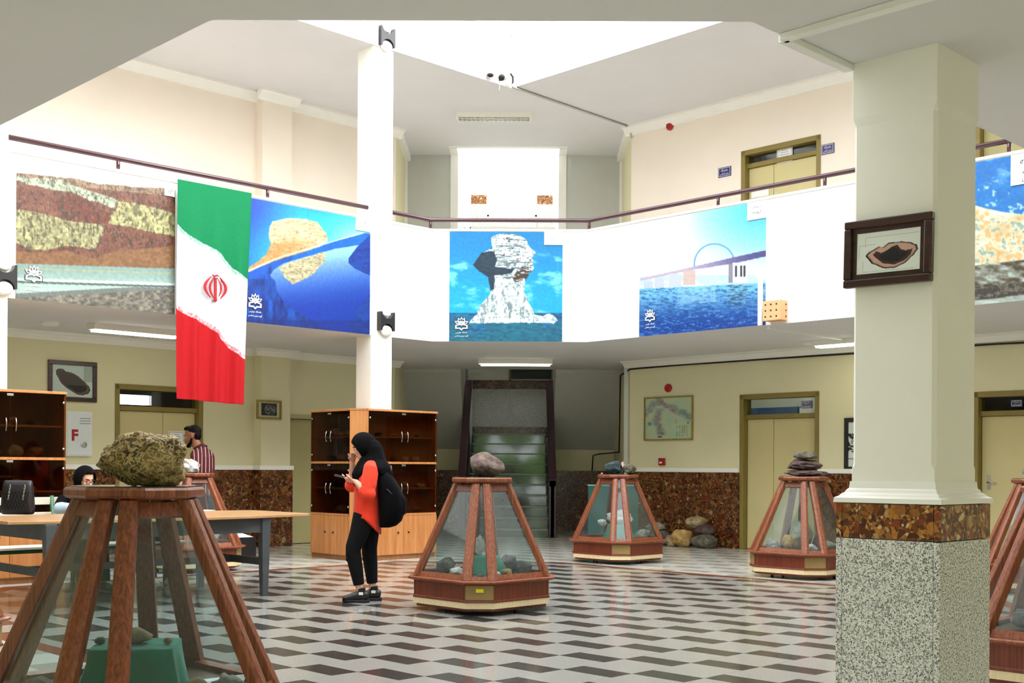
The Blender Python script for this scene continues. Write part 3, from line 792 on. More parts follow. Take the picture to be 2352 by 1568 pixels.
def sheet_obj(name, P, col, mat, parent=None, loc=(0, 0, 0), rz=0, thick=.004):
    """P: (ny,nx,3) local positions; front grid coloured + plain back"""
    ny, nx, _ = P.shape
    idx = np.arange(ny * nx).reshape(ny, nx)
    fa = np.stack([idx[:-1, :-1], idx[:-1, 1:], idx[1:, 1:], idx[1:, :-1]], -1).reshape(-1, 4)
    me = bpy.data.meshes.new(name)
    V = P.reshape(-1, 3)
    me.vertices.add(len(V)); me.vertices.foreach_set('co', V.astype(np.float32).ravel())
    me.loops.add(fa.size); me.loops.foreach_set('vertex_index', fa.astype(np.int32).ravel())
    me.polygons.add(len(fa)); me.polygons.foreach_set('loop_start', (np.arange(len(fa)) * 4).astype(np.int32))
    me.update(calc_edges=True)
    ca = me.color_attributes.new('ink', 'FLOAT_COLOR', 'POINT')
    c = np.clip(col.reshape(-1, 3), 0, 1); c = np.where(c <= .04045, c / 12.92, ((c + .055) / 1.055) ** 2.4)
    ca.data.foreach_set('color', np.concatenate([c, np.ones((len(c), 1))], 1).astype(np.float32).ravel())
    me.polygons.foreach_set('use_smooth', [True] * len(fa))
    o = obj(name, me, mat, parent, loc, rz)
    if not thick: return o
    sd_ = o.modifiers.new('thickness', 'SOLIDIFY'); sd_.thickness = thick; sd_.offset = -1
    return o

def wall_sheet(wall, s0, s1, z0, z1, nx, ny, off):
    s_ = np.linspace(s0, s1, nx); z_ = np.linspace(z1, z0, ny)
    SS, ZZ = np.meshgrid(s_, z_)
    k, c = PL[wall]; c = c - off
    if k == 'v': X, Y = (SS - c) * S2, (SS + c) * S2
    elif k == 'u': X, Y = (c + SS) * S2, (c - SS) * S2
    else: X, Y = SS, np.full_like(SS, c)
    px, py = project(np.stack([X.ravel(), Y.ravel(), ZZ.ravel()], 1))
    return SS, ZZ, Sheet(px.reshape(SS.shape), py.reshape(SS.shape))

# ------------------------------------------------------------------ lettering
_AR = {'ا': (0xFE8D, 0xFE8E), 'آ': (0xFE81, 0xFE82), 'د': (0xFEA9, 0xFEAA), 'ر': (0xFEAD, 0xFEAE), 'ز': (0xFEAF, 0xFEB0), 'و': (0xFEED, 0xFEEE),
       'ب': 0xFE8F, 'پ': 0xFB56, 'ت': 0xFE95, 'ث': 0xFE99, 'چ': 0xFB7A, 'ح': 0xFEA1, 'خ': 0xFEA5, 'س': 0xFEB1, 'ش': 0xFEB5, 'ط': 0xFEC1, 'ظ': 0xFEC5,
       'ع': 0xFEC9, 'ف': 0xFED1, 'ک': 0xFB8E, 'گ': 0xFB92, 'ل': 0xFEDD, 'م': 0xFEE1, 'ن': 0xFEE5, 'ه': 0xFEE9, 'ی': 0xFBFC}
def shape_fa(t):
    out = []
    for i, ch in enumerate(t):
        f = _AR.get(ch)
        if f is None: out.append(ch); continue
        prev = i > 0 and isinstance(_AR.get(t[i - 1]), int); dual = isinstance(f, int)
        nxt = dual and i + 1 < len(t) and t[i + 1] in _AR
        if dual: out.append(chr(f + (3 if prev and nxt else 2 if nxt else 1 if prev else 0)))
        else: out.append(chr(f[1] if prev else f[0]))
    return ''.join(reversed(out))

def text_obj(name, txt, mat, parent, x, y, z, w_=None, h_=None, depth=.002, fa=True, bold=0):
    """flat lettering in the local x-z plane, centred on (x, z), facing -y, scaled to a width or height"""
    cu = bpy.data.curves.new(name, 'FONT'); cu.body = shape_fa(txt) if fa else txt; cu.size = 1; cu.extrude = .001; cu.offset = bold; cu.resolution_u = 2
    o = bpy.data.objects.new(name, cu); COL.objects.link(o)
    dg = bpy.context.evaluated_depsgraph_get(); dg.update()
    me = bpy.data.meshes.new_from_object(o.evaluated_get(dg)); bpy.data.objects.remove(o)
    co = np.zeros(len(me.vertices) * 3); me.vertices.foreach_get('co', co); co = co.reshape(-1, 3)
    if len(co) == 0: return None
    lo, hi = co.min(0), co.max(0); k = w_ / (hi[0] - lo[0]) if w_ else h_ / (hi[1] - lo[1])
    kz = k if not (w_ and h_) else h_ / (hi[1] - lo[1])
    q = np.stack([x + (co[:, 0] - (lo[0] + hi[0]) / 2) * k, np.where(co[:, 2] > 0, y - depth, y), z + (co[:, 1] - (lo[1] + hi[1]) / 2) * kz], 1)
    me.vertices.foreach_set('co', q.astype(np.float32).ravel()); me.materials.clear(); me.update()
    return obj(name, me, mat, parent)

def emblem(parent, x, y, z, s_, mat, txt=True, grow=0):
    """white flower over an open book, with two lines of writing under it"""
    m = MB(); t = .002
    def ringq(out, inn):
        n = len(out)
        if grow:
            mx_, mz_ = sum(p[0] for p in out) / n, sum(p[1] for p in out) / n
            out = [(mx_ + (p[0] - mx_) * (1 + grow), mz_ + (p[1] - mz_) * (1 + grow)) for p in out]; inn = [(mx_ + (p[0] - mx_) * (1 - grow), mz_ + (p[1] - mz_) * (1 - grow)) for p in inn]
        m.add([(x + p[0] * s_, y - t, z + p[1] * s_) for p in out] + [(x + p[0] * s_, y - t, z + p[1] * s_) for p in inn] + [(x + p[0] * s_, y, z + p[1] * s_) for p in out] + [(x + p[0] * s_, y, z + p[1] * s_) for p in inn],
              [(i, (i + 1) % n, n + (i + 1) % n, n + i) for i in range(n)] + [(i, 2 * n + i, 2 * n + (i + 1) % n, (i + 1) % n) for i in range(n)])
    for a, l in ((0, 1.0), (26, .98), (-26, .98), (62, .98), (-62, .98)):
        ca, sa = math.cos(rad(a)), math.sin(rad(a))
        def rr(px, pz): return (px * ca + pz * sa, -px * sa + pz * ca)
        ringq([rr(0, .12), rr(.2, .62 * l), rr(0, l), rr(-.2, .62 * l)], [rr(0, .36), rr(.1, .64 * l), rr(0, .8 * l), rr(-.1, .64 * l)])
    ringq([(-.78, -.05), (-.1, .12), (0, .02), (.1, .12), (.78, -.05), (.8, -.5), (.25, -.5), (0, -.72), (-.25, -.5), (-.8, -.5)],
          [(-.6, -.13), (-.15, -.02), (0, -.14), (.15, -.02), (.6, -.13), (.62, -.36), (.18, -.36), (0, -.52), (-.18, -.36), (-.62, -.36)])
    o = m.build('emblem' if not grow else 'emblem_outline', mat, parent)
    if txt:
        text_obj('caption', 'دانشگاه خوارزمی', mat, parent, x, y, z - .98 * s_, w_=1.5 * s_)
        text_obj('caption', 'گروه زمین شناسی', mat, parent, x, y, z - 1.4 * s_, w_=1.7 * s_)
    return o

def soften(c, k=1):
    for _ in range(k):
        p = np.pad(c, ((1, 1), (1, 1), (0, 0)), 'edge'); c = (p[:-2, 1:-1] + p[2:, 1:-1] + p[1:-1, :-2] + p[1:-1, 2:] + 2 * p[1:-1, 1:-1]) / 6
    return c

def banner(wall, x0, x1, yt, yb, paint, label, nx, ny, off=.012, tagtext=None, tagpx=None, emb=None, z=None):
    s0, s1 = W(wall, x0, yt)[0], W(wall, x1, yt)[0]
    z0, z1 = z if z else (ZB + .005, ZT - .045)
    nx, ny = int(nx * 1.5), int(ny * 1.5)
    SS, ZZ, sh = wall_sheet(wall, s0, s1, z0, z1, nx, ny, off)
    paint(sh); sh.c = soften(sh.c)
    org = Wpt(wall, (s0 + s1) / 2, z0, off); rz = Wrot(wall)
    r = thing('banner', label, 'banner', org, rz, 'photo banners hung on the gallery parapet')
    xx = SS - (s0 + s1) / 2
    yy = .004 * np.sin(xx * 5 + ZZ * 3) * (1 - (ZZ - z0) / (z1 - z0)) * .6
    sheet_obj('print', np.stack([xx, yy, ZZ - z0], -1), sh.c, MT['banner'], r, thick=0)
    B(-(s1 - s0) / 2, (s1 - s0) / 2, .004, .0085, .0, z1 - z0).build('backing', MT['white_pl'], r)
    if tagpx:
        (a, zt_), (b, zb_) = W(wall, tagpx[0], tagpx[1]), W(wall, tagpx[2], tagpx[3])
        zt_ = min(zt_, z1); c = (s0 + s1) / 2; b = min(b, s1 + .03)
        tg = B(a - c, b - c, -.012, -.005, zb_ - z0, zt_ - z0).build('name_card', MT['paper'], r)
        hh = (zt_ - zb_)
        for i, t in enumerate(tagtext):
            wd = (b - a) * (.55, .42, .45)[i]
            text_obj('caption', t, MT['ink'], tg, (a + b) / 2 - c, -.0125, zt_ - z0 - hh * (.3 + .3 * i), w_=wd)
    if emb:
        (a, ze) = W(wall, emb[0], emb[1]); emblem(r, a - (s0 + s1) / 2, -.008, ze - z0, emb[2], MT['white_pl']); emblem(r, a - (s0 + s1) / 2, -.006, ze - z0, emb[2], MT['ink'], False, .13)
    return r

def c3(x, y): return (x / 3.7325, 280 + y / 3.7325)
def paint_cliff(s):
    s.put(np.ones(s.X.shape), (252, 253, 253))
    top = [c3(*p) for p in ((100, 430), (150, 435), (280, 446), (480, 470), (640, 480), (840, 530), (1000, 540), (1200, 560), (1380, 562), (1560, 600), (1560, 1300), (100, 1220))]
    n1, n2, n3 = s.n(22, 14, 1), s.n(7, 5, 2), s.n(5, 12, 9)
    body = s.mask(top, 1.5)
    s.put(body, grad((104, 58, 46), (168, 110, 86), n1)); s.put(body & (s.n(40, 3, 17) > .6), (120, 76, 60), .5)
    s.put(body & (s.Y < 415 + (s.X - 40) * .1), grad((150, 120, 95), (196, 180, 150), n2), .8)
    pale = lambda pts, lo, hi: s.put(s.mask([c3(*p) for p in pts], 3) & body, grad(lo, hi, np.clip(n2 * 1.6 - .3, 0, 1)))
    pale(((150, 455), (260, 480), (500, 490), (700, 570), (850, 610), (1010, 670), (985, 745), (880, 700), (720, 660), (620, 600), (480, 590), (260, 540), (140, 495)), (150, 165, 140), (228, 236, 212))
    pale(((1010, 680), (1200, 700), (1560, 800), (1560, 990), (1240, 930), (1060, 890), (930, 870), (950, 800), (1000, 740)), (152, 150, 96), (222, 220, 162))
    pale(((100, 740), (400, 790), (560, 840), (900, 890), (880, 960), (830, 1070), (790, 1090), (560, 1060), (400, 1100), (260, 1090), (100, 1020)), (140, 138, 92), (220, 218, 166))
    s.put(s.mask([c3(*p) for p in ((620, 600), (700, 640), (950, 800), (930, 870), (760, 870), (450, 690))], 3) & body, grad((96, 46, 34), (140, 70, 48), n2), .8)
    s.put(body & (n3 > .6), (60, 48, 36), .5); s.put(body & (s.n(3.2, 7, 25) > .66), (48, 40, 30), .55); s.put(body & (s.n(4, 4, 26) < .3), (232, 224, 190), .3)
    s.put(s.mask([c3(*p) for p in ((100, 1100), (400, 1130), (560, 1100), (800, 1170), (960, 1110), (1300, 1080), (1560, 1050), (1560, 1260), (100, 1225))], 3) & body, grad((122, 84, 50), (190, 142, 92), n2), .85)
    yr = 605 + (s.X - 38) * .032
    t = s.Y - yr
    s.put(t > 0, grad((150, 184, 180), (196, 214, 208), smooth(0, 60, t)))
    s.put((np.abs(t - 11) < 1.6), (196, 196, 140), .7); s.put(np.abs(t - 36) < 2.2, (238, 242, 240)); s.put(np.abs(t - 42) < 2, (92, 110, 108))
    g_ = s.Y - (678 - (s.X - 38) * .055 + 6)
    s.put((g_ > -10) & (t > 45), (104, 112, 108), .75)
    s.put((g_ > 0) & (t > 45), grad((92, 90, 84), (176, 168, 150), np.clip(n2 * 2 - .5, 0, 1)))

def c5(x, y): return (560 + x / 6.03, 520 + y / 6.03)
def paint_lake(s):
    tx = smooth(556, 700, s.X); ty = smooth(450, 600, s.Y)
    s.put(np.ones(s.X.shape), grad((18, 70, 205), (40, 205, 245), np.clip(tx * .8 + ty * .6, 0, 1)))
    s.put(smooth(700, 830, s.X) * smooth(470, 560, s.Y), (205, 243, 252), .9)
    n1, n2 = s.n(14, 5, 4), s.n(6, 4, 8)
    rock = [(617, 545), (619, 520), (626, 508), (660, 501), (702, 502), (730, 510), (749, 535), (753, 550), (746, 568), (700, 584), (650, 600), (590, 624), (556, 632), (575, 612), (596, 598), (612, 582), (622, 560)]
    m = s.mask(rock, 1.5)
    s.put(m, grad((226, 200, 152), (255, 246, 220), n1)); s.put(m * smooth(540, 562, s.Y + (s.X - 680) * .12) * smooth(740, 660, s.X), grad((196, 150, 84), (240, 204, 140), n2))
    s.put(m & (s.n(9, 2.5, 33) > .62), (176, 138, 92), .5); s.put(m & (s.n(3, 5, 34) > .7), (130, 96, 60), .4)
    water = [(620, 632), (628, 616), (650, 604), (700, 588), (770, 570), (850, 555), (850, 770), (556, 770)]
    wm = s.mask(water); s.put(wm, grad((190, 244, 255), (4, 62, 190), smooth(560, 720, s.Y + (s.X - 700) * .1) ** .8))
    refl = [(640, 612), (700, 591), (748, 577), (746, 600), (722, 626), (692, 646), (672, 653), (656, 640), (648, 626)]
    s.put(s.mask(refl, 2), grad((178, 170, 132), (240, 234, 202), n1)); s.put(s.mask(refl, 2) & (s.n(5, 2.4, 35) > .6), (130, 126, 100), .5)
    bank = [(550, 634), (600, 612), (640, 596), (700, 578), (760, 557), (838, 535), (852, 537), (852, 553), (822, 563), (770, 571), (700, 590), (650, 605), (628, 620), (620, 632), (632, 645), (635, 665), (650, 690), (682, 715), (722, 738), (742, 752), (742, 775), (550, 775)]
    s.put(s.mask(bank, .8), grad((6, 34, 128), (18, 104, 216), np.clip(s.n(9, 24, 12) * 1.5 - .25 + (s.Y < 640) * .25, 0, 1))); s.put(s.mask([(556, 631), (640, 593), (700, 575), (838, 534), (838, 532), (700, 572), (640, 590), (556, 626)]), (245, 240, 225), .9); s.put(s.mask(bank, .8) * smooth(600, 740, s.X) * smooth(640, 600, s.Y), (10, 130, 220), .7)
    for pts in ([(852, 538), (822, 565), (801, 592), (800, 603), (816, 617), (852, 634)], [(852, 672), (830, 700), (806, 740), (800, 775), (852, 775)]):
        s.put(s.mask(pts, 1), grad((8, 40, 140), (16, 92, 206), n1))
    s.put((s.Y > 735) & ~s.mask([(0, 0), (1, 0), (1, 1)]), (8, 30, 120), .35)

def cc(x, y): return (780 + x / 2.936, 500 + y / 2.936)
def paint_stack(s):
    n1, n2 = s.n(40, 18, 3), s.n(10, 3.2, 6)
    s.put(np.ones(s.X.shape), grad((0, 150, 214), (10, 196, 240), smooth(530, 700, s.Y)))
    s.put(smooth(.52, .75, n1) * smooth(555, 600, s.Y), (178, 236, 248), .75)
    sea = s.Y > 718
    s.put(sea, grad((8, 84, 140), (20, 150, 196), np.clip(n2 * 1.8 - .4, 0, 1))); s.put((s.Y > 742) & (s.n(60, 30, 20) > .5), (18, 130, 140), .4)
    rock = [cc(*p) for p in ((1020, 130), (1060, 112), (1110, 105), (1200, 110), (1250, 140), (1280, 190), (1325, 238), (1300, 270), (1310, 340), (1270, 390), (1250, 420), (1240, 500), (1282, 575), (1315, 650), (1370, 662), (1420, 640), (1475, 690), (1440, 715), (1300, 708), (870, 712), (920, 650), (960, 575), (1010, 520), (1030, 480), (1010, 400), (960, 370), (905, 320), (920, 290), (960, 240), (1030, 200))]
    m = s.mask(rock, 2.2, 8)
    st_ = s.n(22, 3.4, 14)
    s.put(m, grad((196, 212, 214), (248, 252, 252), np.clip(n2 * 1.5 - .1, 0, 1)))
    s.put(m & (st_ > .6) & (s.Y < 640), (92, 118, 130), .8); s.put(m & (s.n(6, 2, 36) > .68) & (s.Y < 640), (30, 48, 60), .8); s.put(m & (s.n(4, 7, 37) > .66), (140, 164, 172), .7); s.put(m & (s.n(5, 14, 15) > .68) & (s.Y > 640), (120, 150, 160), .7)
    s.put(s.mask([cc(*p) for p in ((955, 235), (1040, 225), (1062, 285), (1050, 330), (1180, 345), (1160, 372), (1045, 392), (1042, 480), (1018, 492), (1002, 400), (940, 360), (900, 318))], 2, 8), grad((12, 40, 66), (40, 78, 100), n2))
    s.put(s.mask([cc(*p) for p in ((1160, 400), (1230, 330), (1300, 350), (1262, 405), (1195, 435))], 3, 6) & (n2 > .42), (84, 62, 54))

def cb(x, y): return (1460 + x / 4.751, 460 + y / 4.751)
def paint_bridge(s):
    tr = smooth(1500, 1760, s.X) * smooth(660, 470, s.Y)
    s.put(np.ones(s.X.shape), grad((254, 255, 255), (96, 216, 246), tr))
    n2 = s.n(9, 2.2, 5)
    s.put((s.Y > 632 - (s.X - 1600) * .02) & (s.Y < 655) & (s.n(30, 12, 9) > .42), (176, 220, 240), .5)
    ar = ((s.X - 1641) / 46) ** 2 + ((s.Y - 606) / 46) ** 2
    s.put((np.abs(np.sqrt(ar) - 1) < .035) & (s.Y < 604 - (s.X - 1641) * .22), (112, 186, 224))
    deck = [cb(*p) for p in ((50, 850), (500, 752), (1050, 625), (1440, 540), (1440, 606), (1060, 690), (620, 760), (50, 880))]
    s.put(s.mask(deck), grad((214, 204, 224), (92, 88, 164), smooth(1560, 1760, s.X)))
    for x0, x1, y0, y1, c in ((1055, 1225, 680, 895, (240, 244, 250)), (1015, 1060, 690, 900, (168, 168, 190)), (520, 655, 760, 925, (226, 210, 206)), (360, 500, 800, 945, (220, 228, 244)), (205, 310, 850, 955, (216, 226, 244)), (90, 190, 880, 962, (212, 224, 244))):
        s.poly([cb(x0, y0), cb(x1, y0), cb(x1, y1), cb(x0, y1)], c)
    for x0 in (1085, 1140, 1178): s.poly([cb(x0, 715), cb(x0 + 20, 712), cb(x0 + 20, 832), cb(x0, 832)], (60, 66, 80))
    wl_ = 663 - (s.X - 1472) * .048
    t = smooth(0, 95, s.Y - wl_)
    s.put(s.Y > wl_, grad((140, 222, 246), (4, 78, 186), np.clip(t * .95 + .05, 0, 1)))
    wm = s.Y > wl_
    s.put(wm & (n2 > .6), (6, 66, 160), .55); s.put(wm & (n2 < .36), (170, 232, 250), .5)
    s.put(wm & (np.abs(s.X - 1600) < 45) & (s.Y < wl_ + 40), (200, 240, 252), .35)
    s.put(wm & (np.abs(s.X - 1695) < 22) & (n2 > .5) & (s.Y < wl_ + 50), (60, 96, 130), .5)

def ct(x, y): return (2210 + x / 4.02, 330 + y / 4.02)
def paint_travertine(s):
    n1, n2, n3 = s.n(36, 20, 2), s.n(12, 10, 6), s.n(16, 6, 9)
    s.put(np.ones(s.X.shape), grad((10, 118, 206), (40, 160, 230), n1))
    s.put(smooth(.5, .7, n1) * smooth(440, 360, s.Y), (200, 240, 250), .8); s.put((s.n(14, 10, 21) > .62) & (s.Y > 400), (226, 244, 250), .8)
    g_ = s.Y - np.interp(s.X, [2210, 2226, 2260, 2305, 2352, 2450], [462, 467, 477, 487, 492, 500])
    s.put(g_ > 0, grad((222, 208, 168), (255, 253, 244), np.clip(n1 * 1.7 - .3, 0, 1)))
    s.put((g_ > 8) & (n2 > .58), (228, 186, 108), .6); s.put((g_ > 20) & (n2 < .36), (150, 188, 186), .7)
    low = s.Y > 612 - (s.X - 2225) * .12
    s.put(low, grad((84, 72, 50), (206, 222, 214), np.clip(n3 * 2.2 - .6, 0, 1)))
    s.put((s.Y > 655 - (s.X - 2225) * .06) & (s.Y < 690) & (n3 > .5), (40, 32, 30), .8); s.put(s.Y > 690 - (s.X - 2225) * .1, (210, 224, 218), .8)

banner('L', 37, 402, 345, 680, paint_cliff, 'wide banner of a red and yellow striped rock cliff beside a road', 230, 150, tagtext=['گسل', 'معکوس'], tagpx=(376, 430, 399, 453), emb=(76, 632, .115))
banner('L', 556, 850, 450, 740, paint_lake, 'banner of a mushroom-shaped tan rock mirrored in deep blue water', 190, 160, tagtext=['کاظم داشی', 'دریاچه ارومیه'], tagpx=(815, 494, 849, 534), emb=(584, 695, .12))
banner('C', 1033, 1292.5, 530, 786, paint_stack, 'banner of a white sea stack against a turquoise sky, middle of the gallery', 170, 165, tagtext=['تخت عثمان', 'دریای عمان'], tagpx=(1250, 528, 1293, 563), emb=(1060, 746, .115), z=(ZB + .003, ZT - .04))
banner('R', 1471, 1761, 480, 760, paint_bridge, 'banner of an arched bridge over rippling blue water', 190, 165, tagtext=['پل میانگذر', 'ارومیه'], tagpx=(1719, 462, 1762, 500), emb=(1495, 727, .105))
banner('R', 2213, 2560, 365, 700, paint_travertine, 'banner of pale yellow rock slopes under blue sky at the right edge', 150, 130, tagtext=['چشمه', 'باداب', 'سورت'], tagpx=(2324, 350, 2420, 412))

# flag ------------------------------------------------------------------------------
def flag():
    nx, ny = 130, 420
    off = .10
    s0, s1 = W('L', 397, 420)[0], W('L', 567, 430)[0]
    sb0, sb1 = W('L', 394, 900)[0], W('L', 546, 900)[0]
    zt0, zb0, zb1 = ZT + .0, W('L', 396, 916)[1], W('L', 546, 930)[1]
    a = np.linspace(0, 1, nx); t = np.linspace(0, 1, ny); A, T = np.meshgrid(a, t)
    zt_ = ZT - .01 + 0 * A; zb_ = zb0 + (zb1 - zb0) * A
    Sx = (s0 + (s1 - s0) * A) * (1 - T) + (sb0 + (sb1 - sb0) * A) * T
    Z = zt_ * (1 - T) + zb_ * T
    fold = .028 * np.sin(A * 19 + .6 * np.sin(T * 3)) * smooth(.02, .5, T) + .012 * np.sin(A * 41 + 1) * smooth(.1, .7, T)
    Yl = -.012 + fold - .02 * T
    d = np.array([W('L', 1, 1)]) * 0
    red, green, white = (205, 24, 34), (14, 148, 92), (233, 232, 240)
    g1 = .205 + .2 * A + .012 * np.sin(A * 9); g2 = .575 + .205 * A + .012 * np.sin(A * 8 + 1)
    col = np.ones(A.shape + (3,)) * np.array(white) / 255
    def mixin(c_, m_): col[...] = col * (1 - m_[..., None]) + np.array(c_) / 255 * m_[..., None]
    mixin(green, smooth(g1 + .002, g1 - .002, T)); mixin(red, smooth(g2 - .002, g2 + .002, T))
    # script band along both seams
    n = vnoise(A * 60, T * 160, 5)
    for gg, base in ((g1, green), (g2, red)):
        d1 = (T - gg) if base is green else (gg - T)
        band = smooth(-.004, .0, d1) * smooth(.02, .016, d1)
        mixin(tuple(np.array(base) * .35 + .65 * np.array(white)), band * .9); mixin(white, band * smooth(.45, .6, n))
        mixin(base, smooth(-.0065, -.0045, d1) * smooth(-.002, -.004, d1) * .0)
    sh = (s0 + s1) / 2
    org = Wpt('L', sh, float(Z.min()), off)
    r = thing('flag', 'tall green, white and red flag with a red emblem hanging from the gallery rail', 'flag', org, Wrot('L'))
    sheet_obj('cloth', np.stack([Sx - sh, Yl, Z - Z.min()], -1), col, MT['flag'], r, thick=.003)
    # emblem: four crescents, a blade and a small mark on top
    ex, ez = W('L', 480, 665); ex -= sh; ez -= Z.min(); k = .155 * 1.02
    m = MB(); yb = -.062
    def stroke(pts, w0, w1):
        n_ = len(pts); P = []
        for i, p in enumerate(pts):
            q0, q1 = pts[max(0, i - 1)], pts[min(n_ - 1, i + 1)]; dx, dz = q1[0] - q0[0], q1[1] - q0[1]; l = math.hypot(dx, dz) or 1
            w_ = (w0 + (w1 - w0) * math.sin(PI * i / (n_ - 1))) / 2
            P.append(((p[0] - dz / l * w_), (p[1] + dx / l * w_))); P.append(((p[0] + dz / l * w_), (p[1] - dx / l * w_)))
        V = [(ex + p[0] * k, yb, ez + p[1] * k * 1.05) for p in P] + [(ex + p[0] * k, yb + .02, ez + p[1] * k * 1.05) for p in P]
        o_ = len(P); m.add(V, [(2 * i, 2 * i + 1, 2 * i + 3, 2 * i + 2) for i in range(n_ - 1)] + [(o_ + 2 * i, o_ + 2 * i + 2, o_ + 2 * i + 3, o_ + 2 * i + 1) for i in range(n_ - 1)]
                         + [(2 * i, 2 * i + 2, o_ + 2 * i + 2, o_ + 2 * i) for i in range(n_ - 1)] + [(2 * i + 1, o_ + 2 * i + 1, o_ + 2 * i + 3, 2 * i + 3) for i in range(n_ - 1)])
    for sg in (-1, 1):
        stroke([(sg * (.3 + .62 * math.sin(PI * q / 10 * .9 + .1)), .85 - 1.55 * q / 10) for q in range(11)], .03, .2)
        stroke([(sg * (.12 + .36 * math.sin(PI * q / 10)), .8 - 1.55 * q / 10) for q in range(11)], .03, .14)
    stroke([(0, .78), (0, .2), (0, -.4), (0, -.98)], .16, .2)
    stroke([(-.3, .98), (-.1, .9), (.1, .99), (.32, .92)], .03, .1)
    stroke([(-.3, -.92), (0, -.82), (.3, -.92)], .03, .12)
    m.build('red_emblem', MT['red_pl'], r)
flag()

# handrails ---------------------------------------------------------------------------
OM = octagon(.075)
def rail_run(pts, posts, label, name='handrail'):
    r = thing(name, label, 'handrail', (0, 0, 0), R45)
    r.location = (0, 0, 0)
    MB().tube([(p[0], p[1], ZR) for p in pts], .03, 12).build('rail', MT['rail'], r, smooth=True)
    for p in posts: MB().tube([(p[0], p[1], ZT), (p[0], p[1], ZR)], .022, 10).build('post', MT['rail'], r, smooth=True)
pv = 13.27
pu = lambda px: W('L', px, 430)[0]
rail_run([(pu(23), pv), (10.24, pv)], [(pu(278), pv), (pu(622), pv)], 'maroon handrail along the left gallery, above the striped flag')
rail_run([(10.65, pv), OM[4], OM[3], (13.033, 4.9)], [(10.66 + .3, pv) if False else ((OM[4][0], OM[4][1])), OM[3]] + [(13.033, -W('R', px, 440)[0]) for px in (1642, 1887, 2310)], 'long maroon handrail bending along the middle and right gallery')

# wall lamps: black blocks scooped out at top and bottom -------------------------------
def wall_lamp(wall, px, py, label):
    s_, z = W(wall, px, py); k = {'L': 13.175}.get(wall)
    r = thing('wall_lamp', label, 'wall lamp', Wpt(wall, s_, z, .02), Wrot(wall), 'black up-and-down wall lamps on the columns')
    hw, hh = .125, .13
    arc = lambda sg: [(hw * .8 * math.cos(a), sg * (hh - .095 * math.sin(a) * 1.0)) for a in np.linspace(0, PI, 9)]
    pts = [(hw, -hh)] + [(hw, hh)] + [(x, z_) for x, z_ in arc(1)] + [(-hw, hh), (-hw, -hh)] + [(x, z_) for x, z_ in reversed(arc(-1))]
    MB().prismy(pts, -.09, -.0).build('body', MT['black'], r)
    MB().ell((0, -.05, -hh + .0), (hw * .78, .045, .075), n=14, m=8).build('lower_diffuser', MT['white_pl'], r, smooth=True)
    MB().ell((0, -.05, hh - .02), (hw * .6, .04, .05), n=14, m=8).build('upper_diffuser', MT['white_pl'], r, smooth=True)
wall_lamp('L', 881, 88, 'black scooped wall lamp high on the two-storey column')
wall_lamp('L', 880, 739, 'black scooped wall lamp on the column between lake banner and sea stack banner')
wall_lamp('L', 4, 636, 'black scooped wall lamp cut by the left edge of the picture')

# fluorescent fittings ------------------------------------------------------------------
def fluoro(p, rz, label, lit=True, L=1.25, wd=.2, z=ZB):
    r = thing('fluorescent_light', label, 'ceiling light', (p[0], p[1], z), rz, 'fluorescent ceiling fittings')
    MB().hexa([(-L / 2, -wd / 2, -.075), (L / 2, -wd / 2, -.075), (L / 2, wd / 2, -.075), (-L / 2, wd / 2, -.075)], [(-L / 2, -wd / 2 - .02, 0), (L / 2, -wd / 2 - .02, 0), (L / 2, wd / 2 + .02, 0), (-L / 2, wd / 2 + .02, 0)]).build('housing', MT['fix'], r)
    if lit:
        B(-L / 2 + .04, L / 2 - .04, -wd / 2 + .02, wd / 2 - .02, -.1, -.076).build('tube_cover', MT['tube'], r)
    else:
        for y in (-.05, .05): MB().tube([(-L / 2 + .05, y, -.09), (L / 2 - .05, y, -.09)], .014, 8).build('tube', MT['white_pl'], r, smooth=True)
        for k in range(17): B(-L / 2 + .04 + k * (L - .08) / 16 - .004, -L / 2 + .04 + k * (L - .08) / 16 + .004, -wd / 2, wd / 2, -.125, -.076).build('louvre_blade', MT['louvre'], r)
    for s_ in (-1, 1): B(s_ * wd / 2 - .004, s_ * wd / 2 + .004, 0, 0.001, 0, .001)
    return r
pc = at_z(1184, 826, ZB); fluoro(pc, 0, 'lit fluorescent fitting under the middle gallery, above the staircase')
pu_ = at_z(1135, 262, ZU); fluoro(pu_, 0, 'unlit louvred fluorescent fitting on the upper ceiling', False, z=ZU)
pl_ = at_z(312, 752, ZB); fluoro(pl_, R45, 'lit fluorescent fitting under the left gallery, partly behind the flag')
fluoro(xy(8.6, 14.7), R45, 'lit fluorescent fitting under the left gallery near the beech cabinets') if False else None
pr_ = at_z(1965, 776, ZB); fluoro(pr_, -R45, 'lit fluorescent fitting under the right gallery, behind the big column')
for q, lb in ((xy(14.4, 4.0), 'lit fluorescent fitting under the right gallery near the far right door'), (xy(10.5, 1.2), 'added unseen fluorescent fitting that lights the near right gallery'),
              (xy(1.0, 6.5), 'added unseen fluorescent fitting that lights the near left gallery'), ((0, -2.2), 'added unseen fluorescent fitting above the entry behind the viewer'), (xy(2.0, .4), 'added unseen fluorescent fitting brightening the corner beside the viewer'), (xy(7.2, .9), 'second added fluorescent fitting lighting the near right gallery, closer to the viewer'), (xy(1.0, 9.2), 'third added fluorescent fitting lighting the near left gallery, far from the viewer')):
    fluoro(q, R45 if q[0] else 0, lb)  # near-side fittings are unseen, added to brighten the near gallery

q = Wpt('WR', dr1[0] - .4, 3.09, -1.2); fluoro(q, -R45, 'lit fluorescent fitting in the office behind the door left of the big column', z=3.098)
